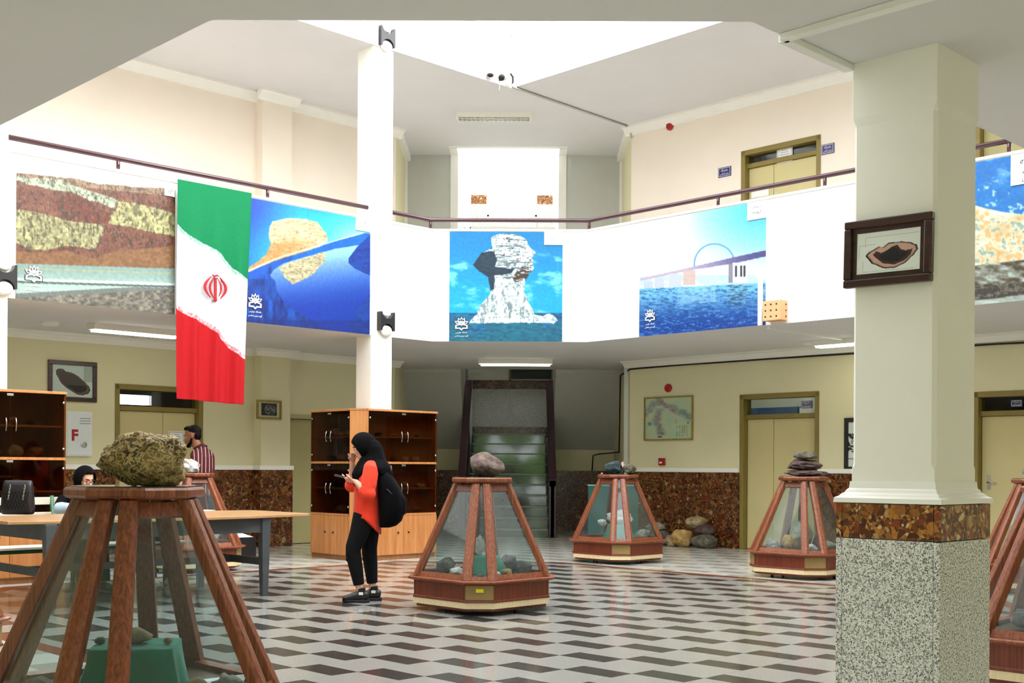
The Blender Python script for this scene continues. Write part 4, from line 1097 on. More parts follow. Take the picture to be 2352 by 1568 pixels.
# small ceiling and wall devices ----------------------------------------------------------
for px, py, lb in ((115, 739, 'round white smoke detector on the left gallery soffit'), (1861, 784, 'round white smoke detector on the right gallery soffit')):
    p = at_z(px, py, ZB); r = thing('smoke_detector', lb, 'smoke detector', p, 0, 'smoke detectors')
    MB().lathe([(.11, 0), (.11, -.03), (.085, -.05), (.0, -.052)], n=20).build('housing', MT['white_pl'], r, smooth=True)
    MB().lathe([(.115, .0), (.115, -.008), (.0, -.008)], n=20).build('base_ring', MT['fix'], r)
def on_wall(name, wall, px, py, label, cat, off=0):
    s_, z = W(wall, px, py); return thing(name, label, cat, Wpt(wall, s_, z, off), Wrot(wall))
for py, lb in ((290, 'round red alarm bell on the upper right wall'), (891, 'round red alarm bell above the framed map')):
    r = on_wall('alarm_bell', 'WR', 1540 if py < 500 else 1536, py, lb, 'alarm')
    MB().add(*(lambda m_: (m_.v, m_.f))(MB().lathe([(.07, 0), (.07, .03), (.05, .055), (0, .06)], n=20))).build('dome', MT['red_pl'], r).rotation_euler = (PI / 2, 0, 0)
    B(-.03, .03, -.012, 0, -.03, .03).build('base_plate', MT['red_pl'], r)
r = on_wall('call_point', 'WR', 1522, 1060, 'small square red fire call point on the right wall', 'call point')
B(-.06, .06, -.045, 0, -.06, .06).build('housing', MT['red_pl'], r, bevel=.006); B(-.035, .02, -.048, -.045, -.03, .0).build('glass_square', MT['white_pl'], r)

def plate(wall, px, py, wpx, hpx, label, lines=2):
    s_, z = W(wall, px, py); sA, _ = W(wall, px - wpx / 2, py); sB, _ = W(wall, px + wpx / 2, py); _, zA = W(wall, px, py - hpx / 2); _, zB = W(wall, px, py + hpx / 2)
    hw, hh = (sB - sA) / 2, (zA - zB) / 2
    r = thing('door_sign', label, 'sign', Wpt(wall, s_, z, -.12 if 'transom' in label else 0), Wrot(wall), 'blue door signs')
    B(-hw, hw, -.015, 0, -hh, hh).build('plate', MT['blue_sign'], r, bevel=.003)
    m = MB(); e = .012
    for bx in ((-hw + e, hw - e, hh - e - .006, hh - e), (-hw + e, hw - e, -hh + e, -hh + e + .006), (-hw + e, -hw + e + .006, -hh + e, hh - e), (hw - e - .006, hw - e, -hh + e, hh - e)):
        m.box(bx[0], bx[1], -.017, -.015, bx[2], bx[3])
    m.build('border_line', MT['white_pl'], r)
    for i, t in enumerate(['دانشگاه', 'زمین شناسی'][:lines]):
        text_obj('lettering', t, MT['white_pl'], r, 0, -.0155, hh * (.38 - .75 * i), w_=hw * (1.3 if i else 1.1), h_=hh * .52)
plate('WR', 1665, 395, 29, 22, 'blue sign plate to the left of the upper door')
plate('WR', 1902, 342, 29, 23, 'blue sign plate to the right of the upper door')
plate('WR', 1844, 928, 25, 17, 'blue sign plate behind the transom of the door left of the big column')
plate('WR', 2327, 925, 27, 17, 'blue sign plate behind the dark transom at the right edge')
def paper(wall, px, py, wpx, hpx, label, off=.0, border=True, lines=5):
    s_, z = W(wall, px, py); sA, _ = W(wall, px - wpx / 2, py); sB, _ = W(wall, px + wpx / 2, py); _, zA = W(wall, px, py - hpx / 2); _, zB = W(wall, px, py + hpx / 2)
    hw, hh = (sB - sA) / 2, (zA - zB) / 2
    r = thing('notice', label, 'notice', Wpt(wall, s_, z, off), Wrot(wall))
    B(-hw, hw, -.004, 0, -hh, hh).build('sheet', MT['paper'], r)
    m = MB()
    if border:
        e = hw * .1
        for bx in ((-hw + e, hw - e, hh - e - .008, hh - e), (-hw + e, hw - e, -hh + e, -hh + e + .008), (-hw + e, -hw + e + .008, -hh + e, hh - e), (hw - e - .008, hw - e, -hh + e, hh - e)): m.box(bx[0], bx[1], -.0048, -.004, bx[2], bx[3])
    for i in range(lines):
        zz = hh * (.55 - i * 1.1 / max(1, lines - 1)); ww = hw * (.35 + .3 * ((i * 7) % 3) / 2)
        m.box(-ww, ww, -.0048, -.004, zz - .004, zz + .004)
    m.build('print_lines', M('faint_ink_' + name_id(), '#9a9aa2', .8), r)
_nid = [0]
def name_id(): _nid[0] += 1; return str(_nid[0])
paper('WR', 1795, 352, 36, 36, 'framed-looking certificate stuck in the upper door transom', -.09)
paper('WR', 1738, 437, 40, 26, 'white notice on the upper left door leaf', -.095, False, 0)
paper('WL', 412, 1006, 36, 33, 'white notice taped on the double door behind the man', -.095)

# framed pictures ---------------------------------------------------------------------------
def picture(wall, x0, x1, yt, yb, paint, label, fw, framemat, nx, ny, tilt=0, matw=0, off=0, cat='picture', pl=None):
    xm, ym = (x0 + x1) / 2, (yt + yb) / 2
    s0, s1 = W(wall, x0, ym)[0], W(wall, x1, ym)[0]; z1, z0 = W(wall, xm, yt)[1], W(wall, xm, yb)[1]
    c, zc = (s0 + s1) / 2, (z0 + z1) / 2; hw, hh = (s1 - s0) / 2, (z1 - z0) / 2
    r = thing('framed_picture', label, cat, Wpt(wall, c, zc, off), Wrot(wall)); r.rotation_euler[1] = tilt
    t = .035
    for i, bx in enumerate(((-hw, hw, hh - fw, hh), (-hw, hw, -hh, -hh + fw), (-hw, -hw + fw, -hh + fw, hh - fw), (hw - fw, hw, -hh + fw, hh - fw))):
        B(bx[0], bx[1], -t, 0, bx[2], bx[3]).build('frame_bar', framemat, r, bevel=.006)
    if matw:
        for bx in ((-hw + fw, hw - fw, hh - fw - matw, hh - fw), (-hw + fw, hw - fw, -hh + fw, -hh + fw + matw), (-hw + fw, -hw + fw + matw, -hh + fw + matw, hh - fw - matw), (hw - fw - matw, hw - fw, -hh + fw + matw, hh - fw - matw)):
            B(bx[0], bx[1], -t * .5, 0, bx[2], bx[3]).build('mount', framemat, r)
    f2 = fw + matw
    SS, ZZ, sh = wall_sheet(wall, c - hw + f2, c + hw - f2, zc - hh + f2, zc + hh - f2, nx, ny, 0)
    # picture coordinates 0..1 instead of pixels
    sh.X = (SS - SS.min()) / (SS.max() - SS.min()); sh.Y = 1 - (ZZ - ZZ.min()) / (ZZ.max() - ZZ.min())
    paint(sh)
    sheet_obj('print', np.stack([SS - c, np.full_like(SS, -.014), ZZ - zc], -1), sh.c, MT['mat'], r, thick=.002)
    return r
def agate(s, pts, inner, core, seed=1):
    s.put(np.ones(s.X.shape), (238, 243, 240))
    for p0, p1 in (((.14, .12), (.97, .12)), ((.14, .12), (.14, .34)), ((.04, .3), (.04, .62)), ((.1, .7), (.1, .95)), ((.1, .95), (.9, .95)), ((.04, .3), (.3, .3))):
        a = np.maximum(np.abs(s.X - np.clip(s.X, min(p0[0], p1[0]), max(p0[0], p1[0]))), np.abs(s.Y - np.clip(s.Y, min(p0[1], p1[1]), max(p0[1], p1[1])))); s.put(a < .005, (205, 208, 205))
    q = lambda pp: [tuple(p) for p in pp]
    s.put(s.mask(q(pts), .015, .08), (44, 32, 38))
    cx, cy = np.mean([p[0] for p in pts]), np.mean([p[1] for p in pts])
    sc_ = lambda k: [(cx + (p[0] - cx) * k, cy + (p[1] - cy) * k) for p in pts]
    s.put(s.mask(sc_(.93), .012, .08), (196, 160, 138)); s.put(s.mask(sc_(.88), .02, .1), (218, 190, 172))
    s.put(s.mask(q(inner), .012, .1), (76, 44, 46)); s.put(s.mask(q(core), .015, .1), (34, 32, 38))
def paint_agate1(s):
    agate(s, ((.14, .55), (.2, .47), (.36, .35), (.42, .39), (.5, .3), (.7, .3), (.85, .34), (.95, .42), (.97, .52), (.9, .66), (.76, .83), (.6, .92), (.42, .9), (.25, .76)),
          ((.26, .55), (.31, .46), (.4, .52), (.48, .47), (.56, .4), (.64, .37), (.7, .48), (.78, .53), (.88, .5), (.86, .62), (.76, .76), (.6, .83), (.42, .78)),
          ((.36, .58), (.46, .52), (.55, .44), (.62, .42), (.68, .54), (.8, .57), (.78, .64), (.68, .74), (.55, .76), (.42, .7)))
def paint_agate2(s):
    s.put(np.ones(s.X.shape), (206, 218, 214)); s.put((s.X > .78) & (s.Y < .5), (176, 188, 180), .7)
    pts = ((.08, .2), (.14, .13), (.26, .13), (.34, .22), (.46, .22), (.62, .32), (.8, .5), (.92, .66), (.95, .76), (.9, .86), (.74, .93), (.6, .9), (.4, .76), (.24, .6), (.12, .36))
    s.put(s.mask(pts, .012, .1), (52, 44, 40)); cx, cy = .5, .52
    for k, c in ((.93, (128, 100, 84)), (.86, (84, 76, 72))): s.put(s.mask([(cx + (p[0] - cx) * k, cy + (p[1] - cy) * k) for p in pts], .015, .1), c)
    s.put(s.mask([(cx + (p[0] - cx) * .8, cy + (p[1] - cy) * .8) for p in pts], .02, .1) & (s.Y > .62), (38, 36, 36))
def paint_fossil(s):
    s.put(np.ones(s.X.shape), (206, 200, 168))
    b = (np.abs(s.X - .5) < .36) & (np.abs(s.Y - .48) < .4); s.put(b, (44, 46, 48))
    d = ((s.X - .55) / .26) ** 2 + ((s.Y - .48) / .33) ** 2
    s.put((d < 1) & (fbm(s.X * 14, s.Y * 14, 3) > .47), (150, 152, 150), .8)
def paint_map(s):
    n1, n2 = fbm(s.X * 6, s.Y * 6, 4), fbm(s.X * 13 + 7, s.Y * 13, 8)
    s.put(np.ones(s.X.shape), (205, 214, 186)); s.put((np.abs(s.X - .5) < .47) & (np.abs(s.Y - .5) < .47), grad((190, 214, 200), (212, 216, 184), n1))
    wob = (n1 - .5) * .25
    ridge = np.minimum(np.abs(s.Y - (.1 + .62 * np.abs(s.X - .33)) - wob), np.abs(s.X - (.3 + .06 * np.sin(s.Y * 9)) - wob * .6) + (s.Y < .25) + (s.Y > .9))
    k = smooth(.13, .02, ridge)
    s.put(k * smooth(.42, .6, n2), (176, 150, 160), .75); s.put(k * smooth(.5, .36, n2), (112, 160, 164), .7); s.put(k * smooth(.62, .7, fbm(s.X * 26, s.Y * 26, 12)), (120, 96, 110), .6)
    s.put(smooth(.055, .03, np.hypot(s.X - .1, s.Y - .62)) + smooth(.03, .015, np.hypot(s.X - .92, s.Y - .62)), (64, 140, 148), .7)
    s.put(smooth(.1, .03, np.hypot(s.X - .62, s.Y - .6)) * smooth(.45, .6, n2), (150, 176, 172), .6)
    s.put((s.X > .68) & (s.X < .9) & (s.Y > .68) & (s.Y < .94) & (np.sin(s.X * 120) > .3) & (n2 > .4), (160, 160, 140), .6); s.put((s.X > .28) & (s.X < .36) & (np.abs(s.Y - .94) < .012), (70, 74, 80))
    s.c = soften(s.c)
def paint_poster(s):
    s.put(np.ones(s.X.shape), (226, 232, 228)); s.put((s.X < .25) & (s.Y > .25) & (s.Y < .68) & (fbm(s.X * 12, s.Y * 40, 2) > .45), (50, 52, 54))
    s.put((s.X > .3) & (np.sin(s.Y * 120) > .3) & (s.Y > .25) & (s.Y < .7), (150, 152, 150), .6); s.put(np.abs(s.Y - .82) < .004, (120, 124, 120))
PL['NC'] = ('u', 4.855)
picture('NC', 1946, 2147, 500, 655, paint_agate1, 'dark-framed picture of an agate slice hung on the big cream column', .035, MT['darkwood_frame'], 110, 84, tilt=rad(1.2), matw=.022)
picture('WL', 109, 221, 829, 922, paint_agate2, 'framed picture of a slanting agate slice on the left wall above the fire cabinet', .06, MT['darkwood_frame'], 70, 66)
picture('WL', 588, 645, 919, 963, paint_fossil, 'small framed fossil print on the pilaster', .035, MT['gilt'], 40, 36, off=.205) if False else None
PL['WP'] = ('v', 16.0)
picture('WP', 588, 645, 919, 963, paint_fossil, 'small gilt-framed fossil print on the left pilaster', .03, MT['gilt'], 40, 36)
picture('WR', 1481, 1593, 910, 1011, paint_map, 'large framed geological map on the right wall', .022, MT['gilt'], 90, 80, cat='map')
picture('WR', 1941, 2075, 958, 1082, paint_poster, 'black-framed text poster half hidden behind the big column', .06, MT['black'], 60, 50)

# fire hose cabinet with F
s0, s1 = sx('WL', 148), sx('WL', 207); z1, z0 = W('WL', 180, 945)[1], W('WL', 180, 1047)[1]; c = (s0 + s1) / 2
r = thing('fire_cabinet', 'white metal fire hose cabinet with a red letter F on the left wall', 'fire cabinet', Wpt('WL', c, z0), Wrot('WL'))
hw, hh = (s1 - s0) / 2, z1 - z0
B(-hw, hw, -.06, 0, 0, hh).build('box', MT['white_pl'], r); dd = B(-hw + .015, hw - .015, -.072, -.06, .015, hh - .015).build('cabinet_door', M('pale_enamel', '#dfe8ea', .4, var=.02), r, bevel=.004)
text_obj('letter', 'F', MT['red_pl'], dd, W('WL', 167, 1000)[0] - c, -.073, W('WL', 167, 999)[1] - z0, h_=W('WL', 167, 986)[1] - W('WL', 167, 1012)[1], fa=False, bold=.04)
m = MB()
for i in range(3):
    for x in (.25, .62): m.box(hw * x - .045, hw * x + .045, -.074, -.072, hh - .1 - i * .035, hh - .094 - i * .035)
m.build('vent_slots', MT['ink'], dd)
lk = MB().lathe([(.045, 0), (.045, .01), (.03, .015), (0, .015)], n=18).build('lock', MT['steel'], dd, (W('WL', 187, 1021)[0] - c, -.072, W('WL', 187, 1021)[1] - z0)); lk.rotation_euler = (PI / 2, 0, 0)

# pierced wooden loudspeaker box, cable duct, cables
s_, z = W('R', 1790, 716)
r = thing('speaker_box', 'small pierced plywood box with rows of holes on the right parapet', 'speaker box', Wpt('R', s_, z - .12, 0), Wrot('R'))
B(-.14, .12, -.16, 0, 0, .25).build('box', MT['orange_wood'], r, bevel=.004)
for i in range(3):
    for j in range(3):
        h_ = MB().lathe([(.011, 0), (.011, .004), (0, .004)], n=10).build('hole', MT['dark'], r, (-.1 + i * .08, -.16, .05 + j * .075)); h_.rotation_euler = (PI / 2, 0, 0)
        if i == 0:
            h_ = MB().lathe([(.011, 0), (.011, .004), (0, .004)], n=10).build('hole', MT['dark'], r, (.12, -.04 - 0 * i, .05 + j * .075)); h_.rotation_euler = (PI / 2, 0, PI / 2)
(sa, za), (sb_, zb_) = W('R', 1750, 645), W('R', 1750, 752)
r = tag(B(-.03, .03, -.035, 0, 0, za - zb_).build('cable_duct', MT['white_pl'], loc=Wpt('R', sa, ZB, .014), rz=Wrot('R'), bevel=.004), 'white vertical cable duct crossing the edge of the bridge banner', 'cable duct')
tag(MB().box(-.02, .02, 0, 2.0, -.03, 0).build('cable_duct', MT['white_pl'], loc=Wpt('R', sa, ZB, -.15), rz=Wrot('R')), 'thin white cable duct across the right gallery soffit', 'cable duct')
P0, P1 = at_z(1797, 80, ZB), at_z(2087, 3, ZB)
u0, v0 = uv(P0); u1, v1 = uv(P1)
tag(B(u0 - .025, u0 + .025, -.1, v0, ZB - .03, ZB).build('cable_duct', MT['white_pl'], rz=R45, bevel=.004), 'bright white cable duct across the near ceiling, upper right', 'cable duct')
tag(B(u0, 4.86, v0 - .03, v0 + .02, ZB - .03, ZB).build('cable_duct', MT['white_pl'], rz=R45, bevel=.004), 'white cable duct along the ceiling edge next to the big column', 'cable duct')
def curve_tube(name, pts, r_, mat, label, cat, n=8):
    return tag(MB().tube(pts, r_, n).build(name, mat, smooth=True), label, cat)
pts = [Wpt('WR', *W('WR', px, py), .02) for px, py in ((2420, 784), (2290, 790), (2225, 794), (2100, 803), (1960, 812), (1800, 822), (1640, 833), (1552, 839), (1470, 846), (1449, 848))]
d = ray(1425, 862); t = (XW1 - .02) / d.x; pts.append(Vector((d.x * t, d.y * t, EYE + d.z * t)))
for px, py in ((1418, 950), (1411, 1038)):
    q = pts[-1].copy(); z_ = at_d(px, py, q.y).z; pts.append(Vector((XW1 - .02, q.y + .1, z_)))
pts.append(Vector((XW1 - .3, 23.9, pts[-1].z - .02))); pts.append(Vector((XW1 - .42, 23.9, pts[-1].z - .03))); pts.append(Vector((XW1 - .44, 23.9, 1.2)))
curve_tube('wall_cable', pts, .013, MT['cable'], 'black cable running along the right wall and down into the stair hall', 'cable')

# roof corner: security camera, round speaker, cable, conduit
cu, cv = 12.92, 13.15; cx_, cy_ = xy(cu, cv)
def at_y(px, py, y): d = ray(px, py); t = y / d.y; return Vector((d.x * t, y, EYE + d.z * t))
p = at_y(1163, 172, cy_ - .35)
r = thing('security_camera', 'white security camera in the far corner of the roof light', 'camera', p, 0)
MB().tube([(.05, .3, .12), (.0, 0, .0)], .05, 12).build('arm', MT['white_pl'], r, smooth=True)
MB().tube([(.07, -.02, .13), (-.06, -.22, -.1)], .065, 14).build('camera_body', MT['white_pl'], r, smooth=True)
MB().tube([(-.06, -.22, -.1), (-.075, -.25, -.13)], .045, 12).build('lens_hood', MT['black'], r, smooth=True)
MB().ell((.03, -.05, -.12), (.06, .06, .08)).build('lamp_globe', MT['white_pl'], r, smooth=True)
cpts = [at_y(px, py, cy_ - .4) for px, py in ((1147, 185), (1149, 177), (1155, 168), (1163, 164), (1172, 168), (1178, 177), (1178, 188), (1170, 197))]
curve_tube('camera_cable', cpts, .013, MT['cable'], 'loop of black cable hanging round the roof corner camera', 'cable')
curve_tube('camera_wire', [at_y(px, py, cy_ - .4) for px, py in ((1147, 185), (1148, 197), (1146, 208), (1147, 213))], .006, MT['steel'], 'thin loose wire end hanging below the roof corner camera', 'cable')
p = at_y(1127, 167, cy_ - .4)
r = thing('round_speaker', 'round white ceiling speaker with dark rim near the roof corner', 'speaker', p, 0)
MB().ell((0, 0, 0), (.075, .07, .075)).build('shell', MT['white_pl'], r, smooth=True)
MB().ell((-.005, -.045, -.05), (.05, .035, .03)).build('grille', MT['dark'], r, smooth=True)
MB().tube([(0, .06, .02), (0, .35, .05)], .02, 8).build('bracket', MT['white_pl'], r, smooth=True)
a_, b_ = at_z(1178, 197, ZU), Vector((XW1 - .02, yr - .05, ZU))
curve_tube('ceiling_conduit', [a_ - Vector((0, 0, .02)), b_ - Vector((0, 0, .02)), b_ - Vector((0, 0, .2))], .02, MT['steel'], 'grey conduit running along the upper ceiling from the roof corner', 'conduit')
# ------------------------------------------------------------------ rocks
def rock(label, loc, size, seed, mat, name='rock', rough=.22, freq=2.2, flat=.75, sub=4, rz=None, group=None, ridges=0, tilt=(0, 0)):
    bm_ = bmesh.new(); bmesh.ops.create_icosphere(bm_, subdivisions=sub, radius=1)
    off = Vector((seed * 7.31, seed * 3.17, seed * 1.73))
    rnd = random.Random(seed)
    planes = [(Vector((rnd.gauss(0, 1), rnd.gauss(0, 1), rnd.gauss(0, 1))).normalized(), rnd.uniform(.62, .9)) for _ in range(9)]
    for v in bm_.verts:
        d_ = v.co.normalized()
        k = 1 + rough * mnoise.noise(d_ * freq + off) * 1.4 + rough * .5 * mnoise.noise(d_ * freq * 2.7 + off) + rough * .22 * mnoise.noise(d_ * freq * 7 + off)
        if ridges: k += ridges * (abs(mnoise.noise(d_ * 9 + off)) - .2) + ridges * .6 * (abs(mnoise.noise(d_ * 19 + off)) - .2)
        for n_, h_ in planes:
            dd = d_.dot(n_) * k
            if dd > h_: k -= (dd - h_) * .75
        v.co = d_ * k
    R_ = Matrix.Rotation(tilt[0], 3, 'X') @ Matrix.Rotation(tilt[1], 3, 'Y')
    for v in bm_.verts:
        v.co = R_ @ Vector((v.co.x * size[0] / 2, v.co.y * size[1] / 2, v.co.z * size[2] / 2))
    xs = [v.co.x for v in bm_.verts]; ys = [v.co.y for v in bm_.verts]; zs = [v.co.z for v in bm_.verts]
    for v in bm_.verts:
        v.co.x = (v.co.x - (max(xs) + min(xs)) / 2) * size[0] / (max(xs) - min(xs)); v.co.y = (v.co.y - (max(ys) + min(ys)) / 2) * size[1] / (max(ys) - min(ys))
        v.co.z = (v.co.z - min(zs)) * size[2] / (max(zs) - min(zs))
        v.co.z = max(v.co.z, size[2] * .05) - size[2] * .05
    me = bpy.data.meshes.new(name); bm_.to_mesh(me); bm_.free()
    me.polygons.foreach_set('use_smooth', [True] * len(me.polygons)); me.materials.append(mat)
    o = bpy.data.objects.new(name, me); COL.objects.link(o); o.location = loc; o.rotation_euler = (0, 0, rnd.uniform(0, 6) if rz is None else rz)
    return tag(o, label, 'rock', group)

RK = dict(
    nummul=rockmat('olive_fossil_rock', [(.3, '#2b2416'), (.43, '#5d4c2c'), (.55, '#8d7440'), (.7, '#c9a85f')], 8, .7, .7, 6, ('#dcc283', 23, .075)),
    pink=rockmat('mauve_pudding_rock', [(.3, '#2f2220'), (.43, '#5c4743'), (.53, '#7a655c'), (.62, '#8b8067'), (.75, '#6b5b58')], 11, .6, .7),
    green=rockmat('blue_green_rock', [(.3, '#141f24'), (.5, '#31474b'), (.62, '#4d686a'), (.75, '#9fb3ae')], 12, .45),
    greyb=rockmat('grey_brown_rock', [(.3, '#3a3730'), (.5, '#66614f'), (.7, '#8d8772')], 14),
    white=rockmat('white_rock', [(.25, '#b5ab9c'), (.45, '#e0dbd2'), (.7, '#f3f1ec')], 9, .6, .4),
    white_rust=rockmat('white_rusty_rock', [(.3, '#8a5636'), (.4, '#c7a58a'), (.48, '#e9e6e0'), (.7, '#f4f3f0')], 9, .5, .4),
    slate=rockmat('plum_slate_rock', [(.3, '#3a2b2a'), (.5, '#5b4543'), (.7, '#7a6460')], 10, .65, .6),
    tan=rockmat('tan_rock', [(.3, '#7d6a4c'), (.5, '#a8946d'), (.7, '#c4b48e')], 8), yellow=rockmat('ochre_rock', [(.3, '#8a6a3a'), (.5, '#c39a58'), (.7, '#dcc48e')], 9),
    grey=rockmat('grey_rock', [(.3, '#3d3e3a'), (.5, '#6a6a62'), (.7, '#94938a')], 10), dark=rockmat('dark_rock', [(.3, '#151313'), (.5, '#2c2726'), (.7, '#4a4442')], 10),
    pale=rockmat('pale_grey_rock', [(.3, '#7d7b70'), (.5, '#a8a698'), (.7, '#cfcdc0')], 8), red=rockmat('dark_red_rock', [(.3, '#2a1110'), (.5, '#4c2320'), (.7, '#6e3a34')], 8),
    rosy=rockmat('rosy_rock', [(.3, '#a17f6c'), (.5, '#c9ab98'), (.7, '#ddc7b8')], 9),
)

# ------------------------------------------------------------------ display cases
def octo(R_, c_): return [(-c_, -R_), (c_, -R_), (R_, -c_), (R_, c_), (c_, R_), (-c_, R_), (-R_, c_), (-R_, -c_)]
Z_L, Z_F, Z_T = .30, 1.125, 1.18
def display_case(x, y, label, rz=0, sticker=False, front=None):
    r = thing('display_case', label, 'display case', (x, y, 0), rz, 'octagonal wooden display cases')
    MB().prism(octo(.575, .12), .04, .065).build('plinth', MT['wood_dk'], r, bevel=.004)
    MB().prism(octo(.60, .125), .065, .115).build('cream_band', MT['cream'], r)
    MB().loft([[(p[0], p[1], z) for p in octo(R_, .125)] for R_, z in ((.60, .115), (.608, .12), (.604, .132), (.595, .138), (.595, .262), (.605, .27))]).build('base_box', MT['wood_dk'], r)
    for k in range(4):                                          # khaki corner panels
        a = k * PI / 2
        pn = B(-.118, .118, -.5985, -.594, .14, .262).build('corner_panel', MT['khaki'], r); pn.rotation_euler = (0, 0, a)
        if sticker and k == 0: B(-.03, .035, -.6005, -.5985, .205, .235).build('yellow_sticker', MT['yellow'], r)
        ca = MB().tube([(-.012, 0, .024), (.012, 0, .024)], .024, 12).build('caster', MT['black'], r, loc=(.42 * math.cos(a + .78), .42 * math.sin(a + .78), 0))
    MB().loft([[(p[0], p[1], z) for p in octo(R_, .132)] for R_, z in ((.605, .268), (.632, .276), (.65, .285), (.65, .296), (.63, .302), (.6, .302))]).build('ledge', MT['wood'], r)
    MB().prism(octo(.56, .11), .302, .308).build('deck', MT['wood_in'], r)
    b8, t8 = octo(.588, .112), octo(.235, .048)
    B8 = [Vector((p[0], p[1], .302)) for p in b8]; T8 = [Vector((p[0], p[1], Z_F)) for p in t8]
    for i in range(8):
        b, t = B8[i], T8[i]
        o_ = Vector((b.x, b.y, 0)).normalized(); sd_ = Vector((-o_.y, o_.x, 0)); w_, th = .044, .04
        def sec(p, k=1): return [p + sd_ * w_ * k + o_ * .006, p + sd_ * w_ * .45 * k + o_ * .02, p - sd_ * w_ * .45 * k + o_ * .02, p - sd_ * w_ * k + o_ * .006, p - sd_ * w_ * k - o_ * th, p + sd_ * w_ * k - o_ * th]
        MB().loft([sec(b), sec(t, .86)]).build('corner_post', MT['wood'], r, bevel=.004)
        j = (i + 1) % 8; b2, t2 = B8[j], T8[j]
        lerp = lambda a_, c_, q: a_ + (c_ - a_) * q
        wide = i % 2 == 1
        nrm = ((b2 - b).cross(t - b)).normalized()
        if nrm.dot(Vector((b.x + b2.x, b.y + b2.y, 0))) < 0: nrm = -nrm
        for q0, q1, nm in (((0, .055, 'bottom_rail'), (.915, .985, 'top_rail')) if wide else ((0, .04, 'bottom_rail'),)):
            A = [lerp(b, t, q0), lerp(b2, t2, q0), lerp(b2, t2, q1), lerp(b, t, q1)]
            MB().hexa([p + nrm * .004 for p in A], [p - nrm * .03 for p in A]).build(nm, MT['wood'], r)
        A = [lerp(b, t, .01), lerp(b2, t2, .01), lerp(b2, t2, .98), lerp(b, t, .98)]
        MB().hexa([p - nrm * .010 for p in A], [p - nrm * .014 for p in A]).build('glass_pane', MT['glass'], r)
        if wide and i == 1:
            for q in (.3, .62):
                c_ = lerp(lerp(b, t, q), lerp(b2, t2, q), .5); c_ = lerp(b2, t2, q) + nrm * .012 + (b - b2).normalized() * .012
                MB().box(-.004, .004, -.003, .003, -.03, .03).build('hinge', MT['chrome'], r, loc=c_)
    MB().loft([[(p[0], p[1], z) for p in octo(R_, R_ * .47)] for R_, z in ((.235, Z_F), (.258, 1.132), (.266, 1.142), (.266, 1.164), (.258, 1.174), (.25, 1.176))]).build('cap', MT['wood'], r)
    MB().prism(octo(.252, .118), 1.176, Z_T).build('cap_glass', MT['capglass'], r)
    return r
def case_at(px, depth):
    d_ = at_d(px, HY, depth); return d_.x, d_.y
CS = {}
for key, px, depth, lb in (
        ('near', 312, 5.16, 'large display case in the left foreground with a big fossil rock on top'),
        ('mid', 1108, 10.73, 'display case in the middle of the hall with a yellow sticker on its base'),
        ('r1', 1419, 16.2, 'display case before the stair hall with a blue-green rock on top'),
        ('r2', 1845, 14.15, 'display case left of the big column with stacked plum slabs on top'),
        ('r3', 2392, 12.5, 'display case behind, at the right edge, mostly cut by the picture'),
        ('l1', 437, 14.5, 'display case behind the table with a white rusty rock on top')):
    x, y = case_at(px, depth); CS[key] = (x, y); display_case(x, y, lb, sticker=key == 'mid')
x, y = 3.33 - .05, 7.1; CS['r4'] = (x, y); display_case(x, y, 'near display case at the right edge beside the granite column foot')
x, y = at_d(22, HY, 7.46).x - .70, 7.46; CS['l2'] = (x, y); display_case(x, y, 'display case at the left edge, only a base corner showing')

# rocks on the caps
T_ = Z_T
x, y = CS['near']; rock('big olive fossil rock with worm-like pattern on the near display case', (x + .03, y - .02, T_), (.375, .30, .245), 3, RK['nummul'], 'fossil_rock', .2, 1.7, sub=5, rz=.3, ridges=.07)
x, y = CS['mid']; rock('rounded mauve boulder on the middle display case', (x + .04, y, T_), (.32, .27, .235), 12, RK['pink'], 'boulder', .12, 1.6)
x, y = CS['r1']
rock('blue-green rock on the case before the stair hall', (x - .06, y, T_), (.26, .22, .19), 21, RK['green']); rock('grey-brown lumpy rock beside the blue-green rock', (x + .16, y - .03, T_), (.2, .18, .15), 22, RK['greyb'])
rock('small rosy chip between the two rocks on the case before the stair hall', (x + .07, y + .1, T_), (.09, .09, .18), 23, RK['rosy'])
rock('tiny white chip on the left of the cap before the stair hall', (x - .22, y - .05, T_), (.03, .03, .02), 24, RK['white'], sub=2)
x, y = CS['r2']
rock('flat bottom slab of the plum rock stack', (x + .05, y, T_), (.56, .34, .075), 31, RK['slate'], 'slab_rock', .18, 2.6, rz=.1); rock('thick middle rock of the plum rock stack', (x + .02, y, T_ + .07), (.44, .26, .14), 32, RK['slate'], 'slab_rock', .22, 2.6, rz=.2)
rock('small top rock of the plum rock stack', (x + .03, y, T_ + .2), (.3, .2, .1), 33, RK['greyb'], 'slab_rock', .22, 2.6, rz=0)
x, y = CS['l1']; rock('white rock with rusty patches on the case behind the table', (x + .02, y - .05, T_), (.21, .2, .175), 41, RK['white_rust'])
x, y = CS['r3']; rock('grey rock on the case at the right edge', (x - .1, y, T_), (.2, .18, .16), 42, RK['grey'])
x, y = CS['r4']; rock('grey rock on the near right display case, outside the picture', (x, y, T_), (.22, .2, .16), 43, RK['grey'])

